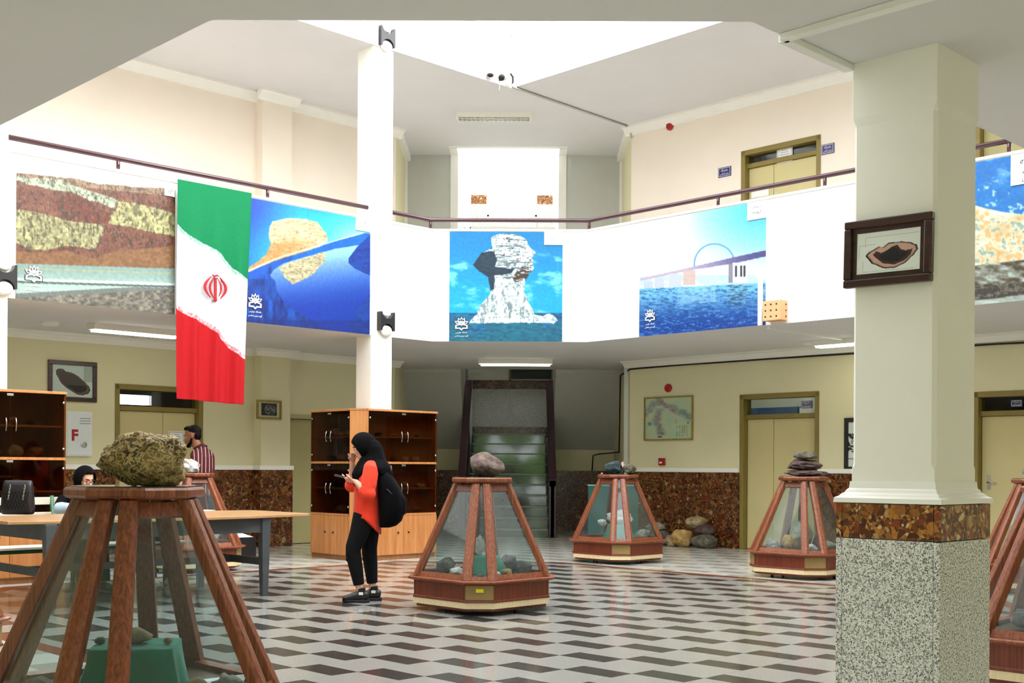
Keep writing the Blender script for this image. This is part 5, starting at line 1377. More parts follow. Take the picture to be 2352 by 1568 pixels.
# green draped stands and specimens inside
def draped(x, y, z, w_, h_, flare, label, n=40, rz=0):
    rings = []
    for q in np.linspace(0, 1, 10):
        k = 1 + flare * q ** 1.3
        ring = []
        for j in range(n):
            a = 2 * PI * j / n; c_, s_ = math.cos(a), math.sin(a)
            m_ = max(abs(c_), abs(s_)); r_ = w_ / 2 / (m_ ** .9) * k * (1 + .085 * q * math.sin(a * 7 + 1) + .05 * q * math.sin(a * 12 + 2))
            ring.append((r_ * c_, r_ * s_, h_ * (1 - q)))
        rings.append(ring)
    top = [[(p[0] * s_, p[1] * s_, h_ + .004) for p in rings[0]] for s_ in (.05, .6)] + [[(p[0] * .96, p[1] * .96, h_ + .003) for p in rings[0]]]
    return tag(MB().loft(top + rings).build('green_cloth', MT['green_cloth'], loc=(x, y, z), rz=rz, smooth=True), label, 'cloth')
D_ = .3085
x, y = CS['near']; draped(x + .0, y + .02, D_, .35, .185, .2, 'green cloth draped over a stand inside the near display case', rz=.15)
rock('large tan rock on the green cloth in the near case', (x + .01, y + .02, D_ + .191), (.145, .12, .075), 51, RK['tan']); rock('small brown stone on the left of the green cloth', (x - .145, y - .02, D_ + .191), (.055, .045, .034), 52, RK['greyb'], sub=3)
rock('small tan stone on the right of the green cloth', (x + .145, y - .0, D_ + .191), (.045, .04, .03), 53, RK['tan'], sub=3)
rock('brown stone at the foot of the green cloth', (x + .3, y - .12, D_), (.1, .09, .075), 54, RK['tan'], sub=3); rock('pale green knobbly stone in the near case', (x + .42, y - .05, D_), (.13, .1, .08), 55, RK['pale'], rough=.4, sub=3)
rock('grey stone at the left inside the near case', (x - .4, y - .05, D_), (.12, .1, .06), 56, RK['grey'], sub=3)
tag(MB().hexa([(-.14, -.05, 0), (.1, -.09, .0), (.12, .05, .04), (-.13, .09, .002)], [(-.14, -.05, .001), (.1, -.09, .001), (.12, .05, .041), (-.13, .09, .003)]).build('paper_sheet', MT['paper'], loc=(x + .36, y + .02, D_ + .012)), 'curled white paper label inside the near case', 'paper')
tag(B(-.06, .05, -.03, .03, 0, .002).build('paper_sheet', MT['paper'], loc=(x + .34, y - .2, D_), rz=.4), 'small white paper label beside the pale green stone', 'paper')
x, y = CS['mid']; draped(x + .03, y + .1, D_, .27, .15, .5, 'green cloth stand inside the middle display case')
rock('white pitted rock on the green stand in the middle case', (x - .03, y + .08, D_ + .155), (.11, .1, .20), 61, RK['white'], rough=.35)
for i, (dx, dy, s_, mt, lb) in enumerate(((-.33, .02, (.2, .18, .16), 'grey', 'grey rock at the left corner of the middle case'), (-.22, -.1, (.17, .12, .075), 'white', 'flat white rock at the front left of the middle case'), (-.13, -.24, (.12, .09, .05), 'white', 'white rock behind the left front post of the middle case'),
                                        (.0, -.36, (.1, .07, .04), 'grey', 'low grey rock behind the front glass of the middle case'), (.12, -.26, (.1, .08, .055), 'white', 'white rock at the front right of the middle case'), (.22, -.18, (.12, .1, .07), 'yellow', 'ochre rock at the front right of the middle case'),
                                        (.36, .05, (.2, .16, .13), 'grey', 'dark grey rock at the right corner of the middle case'), (.24, .24, (.16, .14, .17), 'grey', 'grey rock at the back right of the middle case'))):
    rock(lb, (x + dx, y + dy, D_), s_, 70 + i, RK[mt], sub=3)
x, y = CS['r1']; draped(x + .02, y, D_, .3, .19, .35, 'green cloth stand inside the case before the stair hall')
rock('large white rock on the stand in the case before the stair hall', (x + .03, y, D_ + .195), (.36, .2, .21), 81, RK['white'], rough=.32, rz=0); rock('white rock at the left in the case before the stair hall', (x - .2, y, D_ + .17), (.17, .12, .1), 82, RK['white'])
rock('grey rock at the right in the case before the stair hall', (x + .35, y + .02, D_), (.26, .18, .14), 83, RK['pale'])
x, y = CS['r2']
for i, (dx, dy, s_, mt, lb) in enumerate(((-.18, -.12, (.24, .2, .2), 'yellow', 'orange-tan rock inside the case left of the big column'), (-.02, .02, (.3, .24, .36), 'pale', 'tall pale grey rock inside the case left of the big column'), (-.36, 0, (.18, .16, .15), 'pale', 'pale rock at the left inside the case left of the big column'),
                                        (.02, -.3, (.18, .12, .1), 'white', 'flat white rock at the front inside the case left of the big column'), (.15, -.1, (.14, .12, .2), 'red', 'dark red block inside the case left of the big column'), (.3, .0, (.22, .18, .12), 'pale', 'pale rock at the right inside the case left of the big column'))):
    rock(lb, (x + dx, y + dy, D_), s_, 90 + i, RK[mt])
x, y = CS['l1']; rock('pale rock inside the case behind the table', (x + .3, y - .1, D_), (.24, .2, .2), 101, RK['pale']); rock('white rock inside the case behind the table', (x + .1, y - .25, D_), (.2, .16, .12), 102, RK['white'])
x, y = CS['r4']; rock('black rock inside the near right case', (x - .12, y - .2, D_), (.28, .18, .1), 103, RK['dark']); rock('layered grey rock inside the near right case', (x - .2, y + .05, D_), (.34, .24, .16), 104, RK['grey'])
x, y = CS['r3']; rock('grey rock inside the right edge case behind', (x - .2, y, D_), (.24, .2, .16), 105, RK['grey'])

# rocks lying at the foot of the right wall
def wallrock(px, py, w_, d_, h_, seed, mt, lb, dz=0, off=.3, tilt=(0, 0)):
    s_, _ = W('WR', px, py); q = Wpt('WR', s_, dz, off); rock(lb, q, (w_, d_, h_), seed, RK[mt], 'loose_rock', .2, 1.7, tilt=tilt, group='rocks piled at the right wall', rz=-R45 + .2)
wallrock(1541, 1250, .45, .34, .26, 111, 'grey', 'dark grey rock at the wall, left of the pile', 0, .32)
wallrock(1531, 1240, .34, .3, .16, 112, 'pale', 'pale flat rock leaning on the dark grey rock', .22, .28)
wallrock(1572, 1250, .24, .22, .2, 113, 'tan', 'small tan rock at the left of the wall pile', 0, .36)
wallrock(1596, 1252, .36, .28, .3, 114, 'yellow', 'pointed ochre rock in the front of the wall pile', 0, .36)
wallrock(1646, 1255, .45, .32, .24, 115, 'greyb', 'olive-grey rock at the right front of the wall pile', 0, .36)
wallrock(1640, 1240, .36, .26, .18, 116, 'slate', 'brown-grey rock in the middle of the wall pile', .2, .24)
wallrock(1620, 1220, .38, .26, .2, 117, 'tan', 'topmost tan rock of the wall pile', .31, .24)

# ------------------------------------------------------------------ cabinets
def cabinet(label, w_, d_, h_, loc, rz, seed, left_side=True, objs=True):
    """front faces local -y, from x=0..w; three tiers: glass, glass, wood"""
    r = thing('cabinet', label, 'cabinet', loc, rz, 'beech display cabinets')
    t = .022
    B(0, t, .02, d_, 0, h_).build('side_panel', MT['beech'], r); B(w_ - t, w_, .02, d_, 0, h_).build('side_panel', MT['beech'], r)
    B(t, w_ - t, d_ - .012, d_, .06, h_).build('back_panel', MT['beech_in'], r)
    z1, z2 = h_ * .305, h_ * .655
    B(-.006, w_ + .006, -.004, d_, h_, h_ + .028).build('top_board', MT['beech'], r, bevel=.003)
    for z in (z1, z2): B(t, w_ - t, 0, d_ - .012, z - .014, z + .014).build('board', MT['beech'], r)
    B(t, w_ - t, .03, d_ - .012, .06, .08).build('bottom_board', MT['beech'], r); B(t, w_ - t, .03, .05, 0, .06).build('plinth', MT['beech_in'], r)
    for z in ((z1 + z2) / 2, (z2 + h_) / 2): B(t, w_ - t, .06, d_ - .012, z - .009, z + .009).build('shelf', MT['beech'], r)
    for k in range(2):
        x0, x1 = (t * .3, w_ / 2 - .002) if k == 0 else (w_ / 2 + .002, w_ - t * .3)
        dr_ = B(x0, x1, 0, .018, .07, z1 - .018).build('wood_door', MT['beech'], r, bevel=.002)
        xk = x1 - .09 if k == 0 else x0 + .09
        MB().tube([(xk, 0, z1 * .6), (xk, -.014, z1 * .6)], .012, 10).build('knob', MT['dark'], dr_, smooth=True)
        for za, zb in ((z1 + .016, z2 - .016), (z2 + .016, h_ - .002)):
            gd = B(x0, x1, .002, .007, za, zb).build('glass_door', MT['smoke'], r)
            xh = x1 - .05 if k == 0 else x0 + .05; zm = (za + zb) / 2; sg = 1 if k == 0 else -1
            MB().tube([(xh, .002, zm - .07), (xh, -.02, zm - .066), (xh, -.03, zm - .03), (xh, -.034, zm), (xh, -.03, zm + .03), (xh, -.02, zm + .066), (xh, .002, zm + .07)], .006, 8).build('handle', MT['chrome'], gd, smooth=True)
            for zz in (za + .09, zb - .09): MB().tube([(x0 + .025 if k == 0 else x1 - .025, -.005, zz), (x0 + .025 if k == 0 else x1 - .025, .012, zz)], .014, 10).build('hinge', MT['chrome'], gd, smooth=True)
    for zb in (z2 - .035, h_ - .03): B(w_ / 2 - .04, w_ / 2 + .03, -.012, .002, zb - .012, zb + .012).build('lock', MT['chrome'], r, bevel=.003)
    if objs:
        rnd = random.Random(seed); mts = ['slate', 'tan', 'red', 'greyb', 'pale', 'dark', 'rosy', 'yellow']
        lv = ((z1 + .014, 'lowest glazed shelf'), ((z1 + z2) / 2 + .009, 'second glazed shelf'), (z2 + .014, 'third glazed shelf'), ((z2 + h_) / 2 + .009, 'top glazed shelf'))
        for z, nm in lv:
            n_ = 4 if w_ > 1 else 3
            for i in range(n_):
                lx = .15 + (w_ - .3) * (i + .5) / n_ + rnd.uniform(-.04, .04); ly = d_ * .5 + rnd.uniform(-.05, .05) * min(1, d_ / .4 - .45)
                q = Matrix.Rotation(rz, 3, 'Z') @ Vector((lx, ly, 0)); s_ = rnd.uniform(.09, .17) * min(1, d_ / .3)
                mt = mts[rnd.randrange(8)]
                rock('%s specimen, %s from left, %s, %s' % ({'slate': 'plum', 'tan': 'tan', 'red': 'dark red', 'greyb': 'grey-brown', 'pale': 'pale grey', 'dark': 'black', 'rosy': 'rosy', 'yellow': 'ochre'}[mt], ('first', 'second', 'third', 'fourth')[i], nm, objs),
                     (loc[0] + q.x, loc[1] + q.y, z), (s_ * 1.2, s_, s_ * rnd.uniform(.5, .9)), seed * 50 + i + int(z * 100), RK[mt], 'specimen', sub=3, group='specimens in the cabinets')
    return r
HC = 2.01
vF, uF = 12.70, 9.70
x, y = xy(9.84, vF); cabinet('beech cabinet facing right with smoked glass doors, behind the woman in orange', 1.22, .215, HC, (x, y, 0), R45, 1, objs='right beech cabinet')
x, y = xy(uF, 13.82); cabinet('beech cabinet facing left with smoked glass doors, next to the plain olive door', .9, .45, HC, (x, y, 0), -R45, 2, objs='left-facing beech cabinet')
cp = thing('corner_panel_unit', 'upright beech panel closing the corner between the two cabinets', 'panel', (*xy(9.7, 12.92), 0), -R45 + rad(57.5) * 0)
a, b = xy(9.695, 12.915), xy(9.835, 12.695)
ln = math.hypot(b[0] - a[0], b[1] - a[1]); cp.location = (a[0], a[1], 0); cp.rotation_euler = (0, 0, math.atan2(b[1] - a[1], b[0] - a[0]))
B(0, ln, 0, .022, 0, HC + .01).build('front_board', MT['beech'], cp); B(-.005, ln + .005, -.006, .03, HC + .01, HC + .03).build('top_edge', MT['beech'], cp)
ux = W('L', 153, 903)[0]
PL['CF'] = ('v', vF); ux = W('CF', 153, 950)[0]
x, y = xy(ux - 1.22, vF); cabinet('beech cabinet at the left edge behind the handbag', 1.22, .45, HC + .02, (x, y, 0), R45, 3, objs='left edge beech cabinet')

# ------------------------------------------------------------------ table, bench, bag
TZ = .79
tb = thing('table', 'long boat-shaped table with pale wooden top and grey painted legs', 'table', (*xy(5.55, 10.6), 0), R45)
pts = []
for q in np.linspace(0, 1, 15): pts.append((-1.52 + 3.04 * q, -.52 - .24 * math.sin(PI * q) ** .8))
for q in np.linspace(0, 1, 15): pts.append((1.52 - 3.04 * q, .52 + .24 * math.sin(PI * q) ** .8))
MB().prism(pts, TZ - .028, TZ).build('table_top', MT['tabletop'], tb, bevel=.005)
lx, ly = .95, .6
for sx_ in (-1, 1):
    for sy_ in (-1, 1):
        q = (sx_ * (.93 if sx_ > 0 else 1.2), sy_ * ly)
        MB().hexa([(q[0] - .03, q[1] - .03, 0), (q[0] + .03, q[1] - .03, 0), (q[0] + .03, q[1] + .03, 0), (q[0] - .03, q[1] + .03, 0)], [(q[0] - .05, q[1] - .045, TZ - .03), (q[0] + .05, q[1] - .045, TZ - .03), (q[0] + .05, q[1] + .045, TZ - .03), (q[0] - .05, q[1] + .045, TZ - .03)]).build('leg', MT['table_grey'], tb, bevel=.004)
for sy_ in (-1, 1): B(-1.2, .93, sy_ * ly - .02, sy_ * ly + .02, TZ - .17, TZ - .03).build('apron', MT['table_grey'], tb)
for x_ in (-1.2, .93):
    B(x_ - .02, x_ + .02, -ly, ly, TZ - .17, TZ - .03).build('apron', MT['table_grey'], tb); B(x_ - .02, x_ + .02, -ly + .03, ly - .03, .3, .37).build('stretcher', MT['table_grey'], tb)
B(-1.2, .93, -.02, .02, .3, .36).build('stretcher', MT['table_grey'], tb)
bn = thing('bench', 'bench with white slats and green tube frame at the far side of the table', 'bench', (*xy(4.95, 11.72), 0), R45)
for k in range(3): B(-1.0, 1.55, -.2 + k * .13, -.09 + k * .13, .44, .465).build('seat_slat', MT['slat'], bn, bevel=.004)
for z in (.58, .71, .86): B(-1.0, 1.55, .235 + (z - .5) * .15, .26 + (z - .5) * .15, z, z + .075).build('back_slat', MT['slat'], bn, bevel=.004)
for x_ in (-.62, .3, 1.3):
    MB().tube([(x_, -.2, 0), (x_, -.2, .36), (x_, -.16, .42), (x_, -.08, .43), (x_, .2, .43), (x_, .25, .5), (x_, .3, .95)], .022, 10).build('frame_tube', MT['green_pt'], bn, smooth=True)
    MB().tube([(x_, .18, .43), (x_, .22, .36), (x_, .24, 0)], .022, 10).build('rear_leg', MT['green_pt'], bn, smooth=True)
MB().tube([(-.62, .0, .41), (1.3, .0, .41)], .02, 10).build('cross_tube', MT['green_pt'], bn, smooth=True)

p = at_z(41, 1181, TZ)
bag = thing('handbag', 'black quilted handbag with chain handles standing on the table', 'handbag', (p.x, p.y, TZ), 0)
rings = []
for z, wx, wy in ((0, .135, .05), (.012, .15, .06), (.06, .155, .065), (.16, .15, .06), (.26, .142, .045), (.315, .135, .03), (.325, .125, .015)):
    rings.append([(wx * math.copysign(abs(math.cos(a)) ** .4, math.cos(a)), wy * math.copysign(abs(math.sin(a)) ** .6, math.sin(a)), z) for a in np.linspace(0, 2 * PI, 33)[:-1]])
MB().loft(rings).build('body', MT['navy_bag'], bag, smooth=True)
m = MB()
for k in range(-3, 4):
    for sg in (-1, 1): m.tube([(k * .033 - sg * .035, -.0655, .05), (k * .033 + sg * .035, -.056, .22)], .0018, 5)
m.build('quilting', MT['blackcloth'], bag)
for x_ in (-.065, .075):
    for k in range(8):
        mm = MB().tube([(.006 * math.cos(a), 0, .0105 * math.sin(a)) for a in np.linspace(0, 2 * PI, 9)], .0022, 6)
        o_ = mm.build('chain_link', MT['chrome'], bag, (x_ + .002 * k, -.066 + k * .002, .15 + k * .0175)); o_.rotation_euler = (0, 0, (k % 2) * 1.2)
MB().tube([(-.07, -.05, .3), (-.06, -.05, .38), (0, -.05, .41), (.06, -.05, .38), (.075, -.05, .3)], .007, 8).build('strap', MT['navy_bag'], bag, smooth=True) if False else None
p = at_z(462, 1172, TZ)
tag(B(-.12, .12, -.08, .08, 0, .004).build('paper_sheet', MT['paper'], loc=(p.x, p.y, TZ), rz=R45), 'white paper sheet at the far edge of the table', 'paper')
tag(B(-.06, .06, -.03, .03, 0, .022).build('red_box', MT['red_pl'], loc=(p.x - .06, p.y, TZ + .0045), rz=.3, bevel=.004), 'flat red box on the paper on the table', 'box')

# small things in the background
q = at_d(1372, HY, 18.9)
tl = thing('teal_board', 'teal board standing on the floor behind the case before the stair hall', 'board', (q.x + .25, q.y, 0), .12)
B(-.4, .4, -.03, .0, .02, .98).build('panel', M('teal_paint', '#115a55', .5), tl, bevel=.004); B(-.41, .41, -.04, .01, .98, 1.0).build('edge_strip', M('pale_teal_edge', '#7fb8a8', .5), tl)
for x_ in (-.3, .3): B(x_ - .03, x_ + .03, -.12, .12, 0, .02).build('foot', MT['dark'], tl)
q = at_d(556, HY, 16.6)
bb = thing('black_box', 'black box with a folded white sheet on top behind the case by the table', 'box', (q.x, q.y, 0), R45)
B(-.16, .16, -.12, .12, 0, .28).build('body', MT['black'], bb, bevel=.01)
MB().hexa([(-.18, -.13, .28), (.1, -.13, .28), (.17, .13, .29), (-.16, .13, .40)], [(-.18, -.13, .285), (.1, -.13, .285), (.17, .13, .295), (-.16, .13, .405)]).build('sheet', MT['paper'], bb)
# ------------------------------------------------------------------ people
def hand(m, wrist, dir_, palm, thumb, curl=.5, k=1.0):
    """palm and five bent fingers; dir_ wrist->knuckles, palm = direction the fingers curl towards, thumb = side the thumb leaves"""
    w_ = Vector(wrist); d = Vector(dir_).normalized(); n = Vector(palm); n = (n - d * n.dot(d)).normalized(); t = Vector(thumb); t = (t - d * t.dot(d) - n * t.dot(n)).normalized()
    m.tube([w_ - d * .02, w_ + d * .02 * k, w_ + d * .06 * k, w_ + d * .088 * k], [(.022 * k, .017 * k), (.026 * k, .016 * k), (.038 * k, .016 * k), (.036 * k, .013 * k)], 12, side=t)
    for i, (o_, l) in enumerate(((.028, .068), (.0095, .076), (-.0095, .07), (-.027, .055))):
        p0 = w_ + d * .082 * k + t * o_ * k; a = 0; pts = [p0 - d * .012]; p = p0; pts.append(p)
        for sgm in (.42, .33, .25):
            a += curl * (.75 + .1 * i); v = d * math.cos(a) + n * math.sin(a); p = p + v * l * sgm * k; pts.append(p)
        m.tube(pts, [.0092 * k, .009 * k, .0085 * k, .008 * k, .006 * k], 8, side=t)
    b = w_ + d * .03 * k + t * .026 * k
    m.tube([b - t * .012, b, b + (t * .7 + d * .6 + n * .25) * .032 * k, b + (t * .72 + d * 1.25 + n * .6) * .046 * k], [.012 * k, .0115 * k, .0105 * k, .007 * k], 8, side=n)

def head_solid(m, c, R_, k=1.0, beard=False):
    """skull, jaw, nose, brow, ears, chin; local +x is the face direction, R_ orients it"""
    P = lambda x, y, z: Vector(c) + R_ @ (Vector((x, y, z)) * k)
    E_ = lambda p, r, n=16, mm=10: m.ell(P(*p), tuple(q * k for q in r), R_, n, mm)
    E_((-.012, 0, .03), (.096, .077, .088)); E_((.022, 0, -.02), (.07, .062, .085)); E_((.045, 0, -.075), (.042, .044, .036)); E_((.06, 0, -.092), (.022, .024, .02))
    E_((.07, 0, .025), (.022, .045, .02)); E_((.055, .034, -.022), (.03, .024, .03)); E_((.055, -.034, -.022), (.03, .024, .03))
    m.tube([P(.082, 0, .012), P(.098, 0, -.012), P(.109, 0, -.03)], [.008 * k, .011 * k, .013 * k], 8); E_((.1, .009, -.034), (.01, .008, .007), 8, 6); E_((.1, -.009, -.034), (.01, .008, .007), 8, 6)
    E_((.088, 0, -.058), (.012, .022, .006), 10, 6); E_((.085, 0, -.068), (.012, .019, .006), 10, 6)
    for s_ in (-1, 1): E_((-.008, s_ * .078, -.008), (.018, .01, .03), 10, 8)

def face_parts(root, c, R_, k=1.0, closed=False):
    P = lambda x, y, z: Vector(c) + R_ @ (Vector((x, y, z)) * k)
    for s_ in (-1, 1):
        MB().ell(P(.073, s_ * .03, .004), (.012 * k, .014 * k, (.005 if closed else .0075) * k), R_, 12, 8).build('eye', MT['skin_f'] if closed else MT['eye'], root, smooth=True)
        MB().ell(P(.083, s_ * .03, .002), (.0045 * k, .007 * k, (.002 if closed else .006) * k), R_, 10, 6).build('iris', MT['iris'], root, smooth=True)
        MB().tube([P(.09, s_ * .014, .022), P(.092, s_ * .03, .028), P(.08, s_ * .05, .022)], .0042 * k, 6).build('eyebrow', MT['hair'], root, smooth=True)
    MB().tube([P(.088, -.02, -.062), P(.1, 0, -.06), P(.088, .02, -.062)], [.003 * k, .0058 * k, .003 * k], 8).build('lips', MT['lips'], root, smooth=True)

def scarf_hood(m, c, R_, k=1.0, open_=.52, tilt=-.32):
    """shell round the head with a face opening"""
    n, mm = 80, 60; fd = Vector((math.cos(tilt), 0, math.sin(tilt))); ctr = Vector((-.004, 0, .012))
    def pt(i, j, ex):
        th, ph = PI * i / mm, 2 * PI * j / n
        d = Vector((math.sin(th) * math.cos(ph), math.sin(th) * math.sin(ph), math.cos(th)))
        r_ = Vector((d.x * (.112 + ex), d.y * (.096 + ex), d.z * (.122 + ex)))
        if d.x < 0: r_.x *= 1.06
        return d, Vector(c) + R_ @ ((ctr + r_) * k)
    V, idx = [], {}; F_ = []
    keep = lambda i, j: pt(i, j % n, 0)[0].dot(fd) < 1 - open_ * .62 or pt(i, j % n, 0)[0].z > .62
    for lay, ex in ((0, .004), (1, -.006)):
        for i in range(mm + 1):
            for j in range(n): idx[lay, i, j] = len(V); V.append(pt(i, j, ex)[1])
    K = {(i, j): all(keep(a, b) for a, b in ((i, j), (i + 1, j), (i, j + 1), (i + 1, j + 1))) for i in range(mm) for j in range(n)}
    for (i, j), on in K.items():
        if not on: continue
        j2 = (j + 1) % n
        F_.append((idx[0, i, j], idx[0, i + 1, j], idx[0, i + 1, j2], idx[0, i, j2])); F_.append((idx[1, i, j], idx[1, i, j2], idx[1, i + 1, j2], idx[1, i + 1, j]))
        for (a, b), (p, q) in (((i - 1, j), ((i, j), (i, j2))), ((i + 1, j), ((i + 1, j2), (i + 1, j))), ((i, (j - 1) % n), ((i + 1, j), (i, j))), ((i, j2), ((i, j2), (i + 1, j2)))):
            if 0 <= a < mm and not K[a, b]: F_.append((idx[0, p[0], p[1]], idx[0, q[0], q[1]], idx[1, q[0], q[1]], idx[1, p[0], p[1]]))
    m.add(V, F_)

# ---- standing woman in orange, reading her phone; local x = where she faces, y = her left (towards the viewer)
p = at_z(838, 1381, 0)
wm = thing('person', 'standing woman in orange tunic and black headscarf looking at her phone', 'person', (p.x, p.y, 0), PI)
HC_, HR = Vector((.02, 0, 1.452)), Matrix.Rotation(rad(20), 3, 'Y') @ Matrix.Rotation(rad(6), 3, 'Z')
m = MB()
head_solid(m, HC_, HR)
m.tube([(-.035, 0, 1.26), (-.03, 0, 1.32), (-.015, 0, 1.37), (0, 0, 1.41)], [.07, .052, .05, .052], 14)
m.tube([(-.02, 0, .80), (-.02, 0, .88), (-.01, 0, 1.0), (-.02, 0, 1.15), (-.035, 0, 1.24), (-.035, 0, 1.29)], [(.12, .15), (.11, .16), (.09, .125), (.1, .145), (.085, .16), (.05, .1)], 18, side=(1, 0, 0))
LS, LE, LW = Vector((-.07, .155, 1.245)), Vector((-.05, .23, 1.02)), Vector((.075, .16, 1.13))
RS, RE, RW = Vector((-.045, -.155, 1.245)), Vector((.155, -.2, 1.095)), Vector((.135, -.09, 1.30))
for s_, e_, w_ in ((LS, LE, LW), (RS, RE, RW)):
    m.tube([s_, (s_ + e_) / 2, e_], [.05, .045, .038], 12); m.tube([e_, e_ + (w_ - e_) * .35, w_], [.039, .038, .024], 12)
hand(m, LW, (.12, -.035, .02), (0, -.6, 1), (.1, -.3, 1), .42); hand(m, RW, (-.12, .25, .9), (-.6, .8, -.1), (-.1, 0, .2) if False else (.2, .9, .1), .75)
LEGS = ((Vector((.0, .075, .80)), Vector((.10, .085, .46)), Vector((.03, .085, .09))), (Vector((-.03, -.075, .80)), Vector((-.03, -.085, .46)), Vector((-.065, -.085, .09))))
for h_, k_, a_ in LEGS:
    m.tube([h_, (h_ + k_) / 2, k_, k_ + (a_ - k_) * .35, a_, a_ - Vector((0, 0, .04))], [.085, .07, .052, .05, .034, .034], 14)
    m.tube([a_ + Vector((-.04, 0, -.05)), a_ + Vector((.06, 0, -.055)), a_ + Vector((.15, 0, -.065))], [(.03, .03), (.026, .036), (.018, .034)], 10, side=(0, 0, 1))
obj('body', remesh(m, 'body', .007, 3), MT['skin_f'], wm)
face_parts(wm, HC_, HR)
m = MB()                                                            # tunic
def hem(th): return .735 - .12 * max(0, -math.cos(th)) - .035 * max(0, math.cos(th)) + .06 * abs(math.sin(th)) ** 2
NS = 40; rings = []
for z, rx, ry, cx_2 in ((1.30, .06, .1, -.035), (1.27, .085, .15, -.035), (1.22, .105, .175, -.03), (1.1, .118, .17, -.015), (.98, .115, .16, -.01), (.86, .125, .175, -.015), (None, .13, .185, -.02)):
    rings.append([(cx_2 + rx * math.cos(t_) * (1 + (.02 * math.sin(6 * t_) if z is None else .008 * math.sin(7 * t_ + (z or 0) * 9))), ry * math.sin(t_), z if z else hem(t_)) for t_ in np.linspace(0, 2 * PI, NS + 1)[:-1]])
m.loft(rings)
for s_, e_, w_ in ((LS, LE, LW), (RS, RE, RW)):
    c_ = e_ + (w_ - e_) * .36
    q_ = Vector((s_.x * .7 - .01, s_.y * .45, s_.z + .012))
    m.tube([q_, s_ * .75 + q_ * .25 + Vector((0, 0, .012)), s_, s_ * .66 + e_ * .34, s_ * .3 + e_ * .7, e_, c_], [.05, .068, .072, .074, .072, .07, .056], 16)
    m.ell(e_ + (e_ - w_) * .04, (.072, .068, .07))
    for q0, r_ in ((.2, .07), (.3, .066), (.38, .06)): m.tube([e_ + (w_ - e_) * (q0 - .04), e_ + (w_ - e_) * q0, e_ + (w_ - e_) * (q0 + .03)], [r_ * .8, r_, r_ * .85], 14)
obj('tunic', remesh(m, 'tunic', .008, 6), MT['orange'], wm)
m = MB()                                                            # trousers
m.tube([(-.02, 0, .90), (-.02, 0, .84), (-.015, 0, .76)], [(.11, .15), (.115, .165), (.1, .165)], 18, side=(1, 0, 0))
for h_, k_, a_ in LEGS:
    m.tube([h_ + Vector((0, 0, .02)), (h_ + k_) / 2, k_ + Vector((0, 0, .05)), k_, k_ + (a_ - k_) * .35, k_ + (a_ - k_) * .8], [.104, .09, .074, .073, .066, .051], 16)
    for q in (-.06, -.02, .03): m.tube([k_ + Vector((.045, -.04, q)), k_ + Vector((.062, 0, q - .005)), k_ + Vector((.045, .04, q))], .013, 6)
obj('trousers', remesh(m, 'trousers', .008, 2), MT['jeans'], wm)
m = MB()                                                            # headscarf: hood + drape
scarf_hood(m, HC_, HR)
hood = m.build('headscarf', MT['blackcloth'], wm, smooth=True)
m = MB()
m.loft([[(cx_2 + rx * math.cos(t_) * (1 + .025 * math.sin(5 * t_ + z * 20)), ry * math.sin(t_), z + k_ * (.11 * abs(math.sin(t_)) ** 2 - .05 * max(0, math.cos(t_)) ** 2)) for t_ in np.linspace(0, 2 * PI, 41)[:-1]]
        for z, rx, ry, cx_2, k_ in ((1.51, .06, .07, -.055, 0), (1.45, .085, .096, -.072, 0), (1.38, .092, .104, -.082, 0), (1.33, .112, .125, -.08, 0), (1.28, .15, .165, -.082, .1), (1.24, .165, .19, -.08, .3), (1.18, .175, .2, -.075, .75), (1.12, .178, .195, -.072, 1), (1.11, .14, .16, -.07, 1))])
m.tube([(-.01, .03, 1.34), (.04, .06, 1.27), (.075, .09, 1.19), (.07, .1, 1.1), (.05, .1, 1.06)], [.05, .045, .045, .03, .01], 10)
obj('scarf_drape', remesh(m, 'scarf_drape', .009, 2), MT['blackcloth'], hood)
for h_, k_, a_ in LEGS:                                             # shoes and socks
    sh = MB(); sh.tube([a_ + Vector((-.075, 0, -.03)), a_ + Vector((-.05, 0, -.025)), a_ + Vector((.02, 0, -.03)), a_ + Vector((.09, 0, -.045)), a_ + Vector((.15, 0, -.055)), a_ + Vector((.168, 0, -.06))], [(.03, .028), (.045, .038), (.05, .044), (.038, .046), (.028, .04), (.012, .02)], 14, side=(0, 0, 1))
    sh.tube([a_ + Vector((-.01, 0, -.03)), a_ + Vector((-.005, 0, .05))], [.043, .041], 12)
    so_ = obj('shoe', remesh(sh, 'shoe', .007, 2), MT['shoe'], wm)
    sl = [(a_.x - .085, -.03), (a_.x - .06, -.042), (a_.x + .06, -.05), (a_.x + .14, -.04), (a_.x + .172, 0), (a_.x + .14, .04), (a_.x + .06, .05), (a_.x - .06, .042), (a_.x - .085, .03)]
    MB().prism([(x_, y_ + a_.y) for x_, y_ in sl], 0, .03).build('sole', MT['shoe'], so_, bevel=.006)
    B(a_.x - .03, a_.x + .01, a_.y + .04, a_.y + .046, .075, .1).build('white_tab', MT['white_pl'], so_)
ph = LW + Vector((.125, -.03, .04))
phone = thing('phone', 'dark smartphone held in the left hand of the woman in orange', 'phone', wm.location + Matrix.Rotation(PI, 3, 'Z') @ ph, PI)
o_ = B(-.075, .075, -.036, .036, -.004, .004).build('shell', MT['black'], phone, bevel=.003); o_.rotation_euler = (rad(10), rad(-12), rad(8))
o_ = B(-.07, .07, -.033, .033, .004, .0048).build('screen', MT['capglass'], phone); o_.rotation_euler = (rad(10), rad(-12), rad(8))
bp = thing('backpack', 'bulky black backpack worn by the woman in orange', 'backpack', wm.location, PI)
m = MB()
rings = []
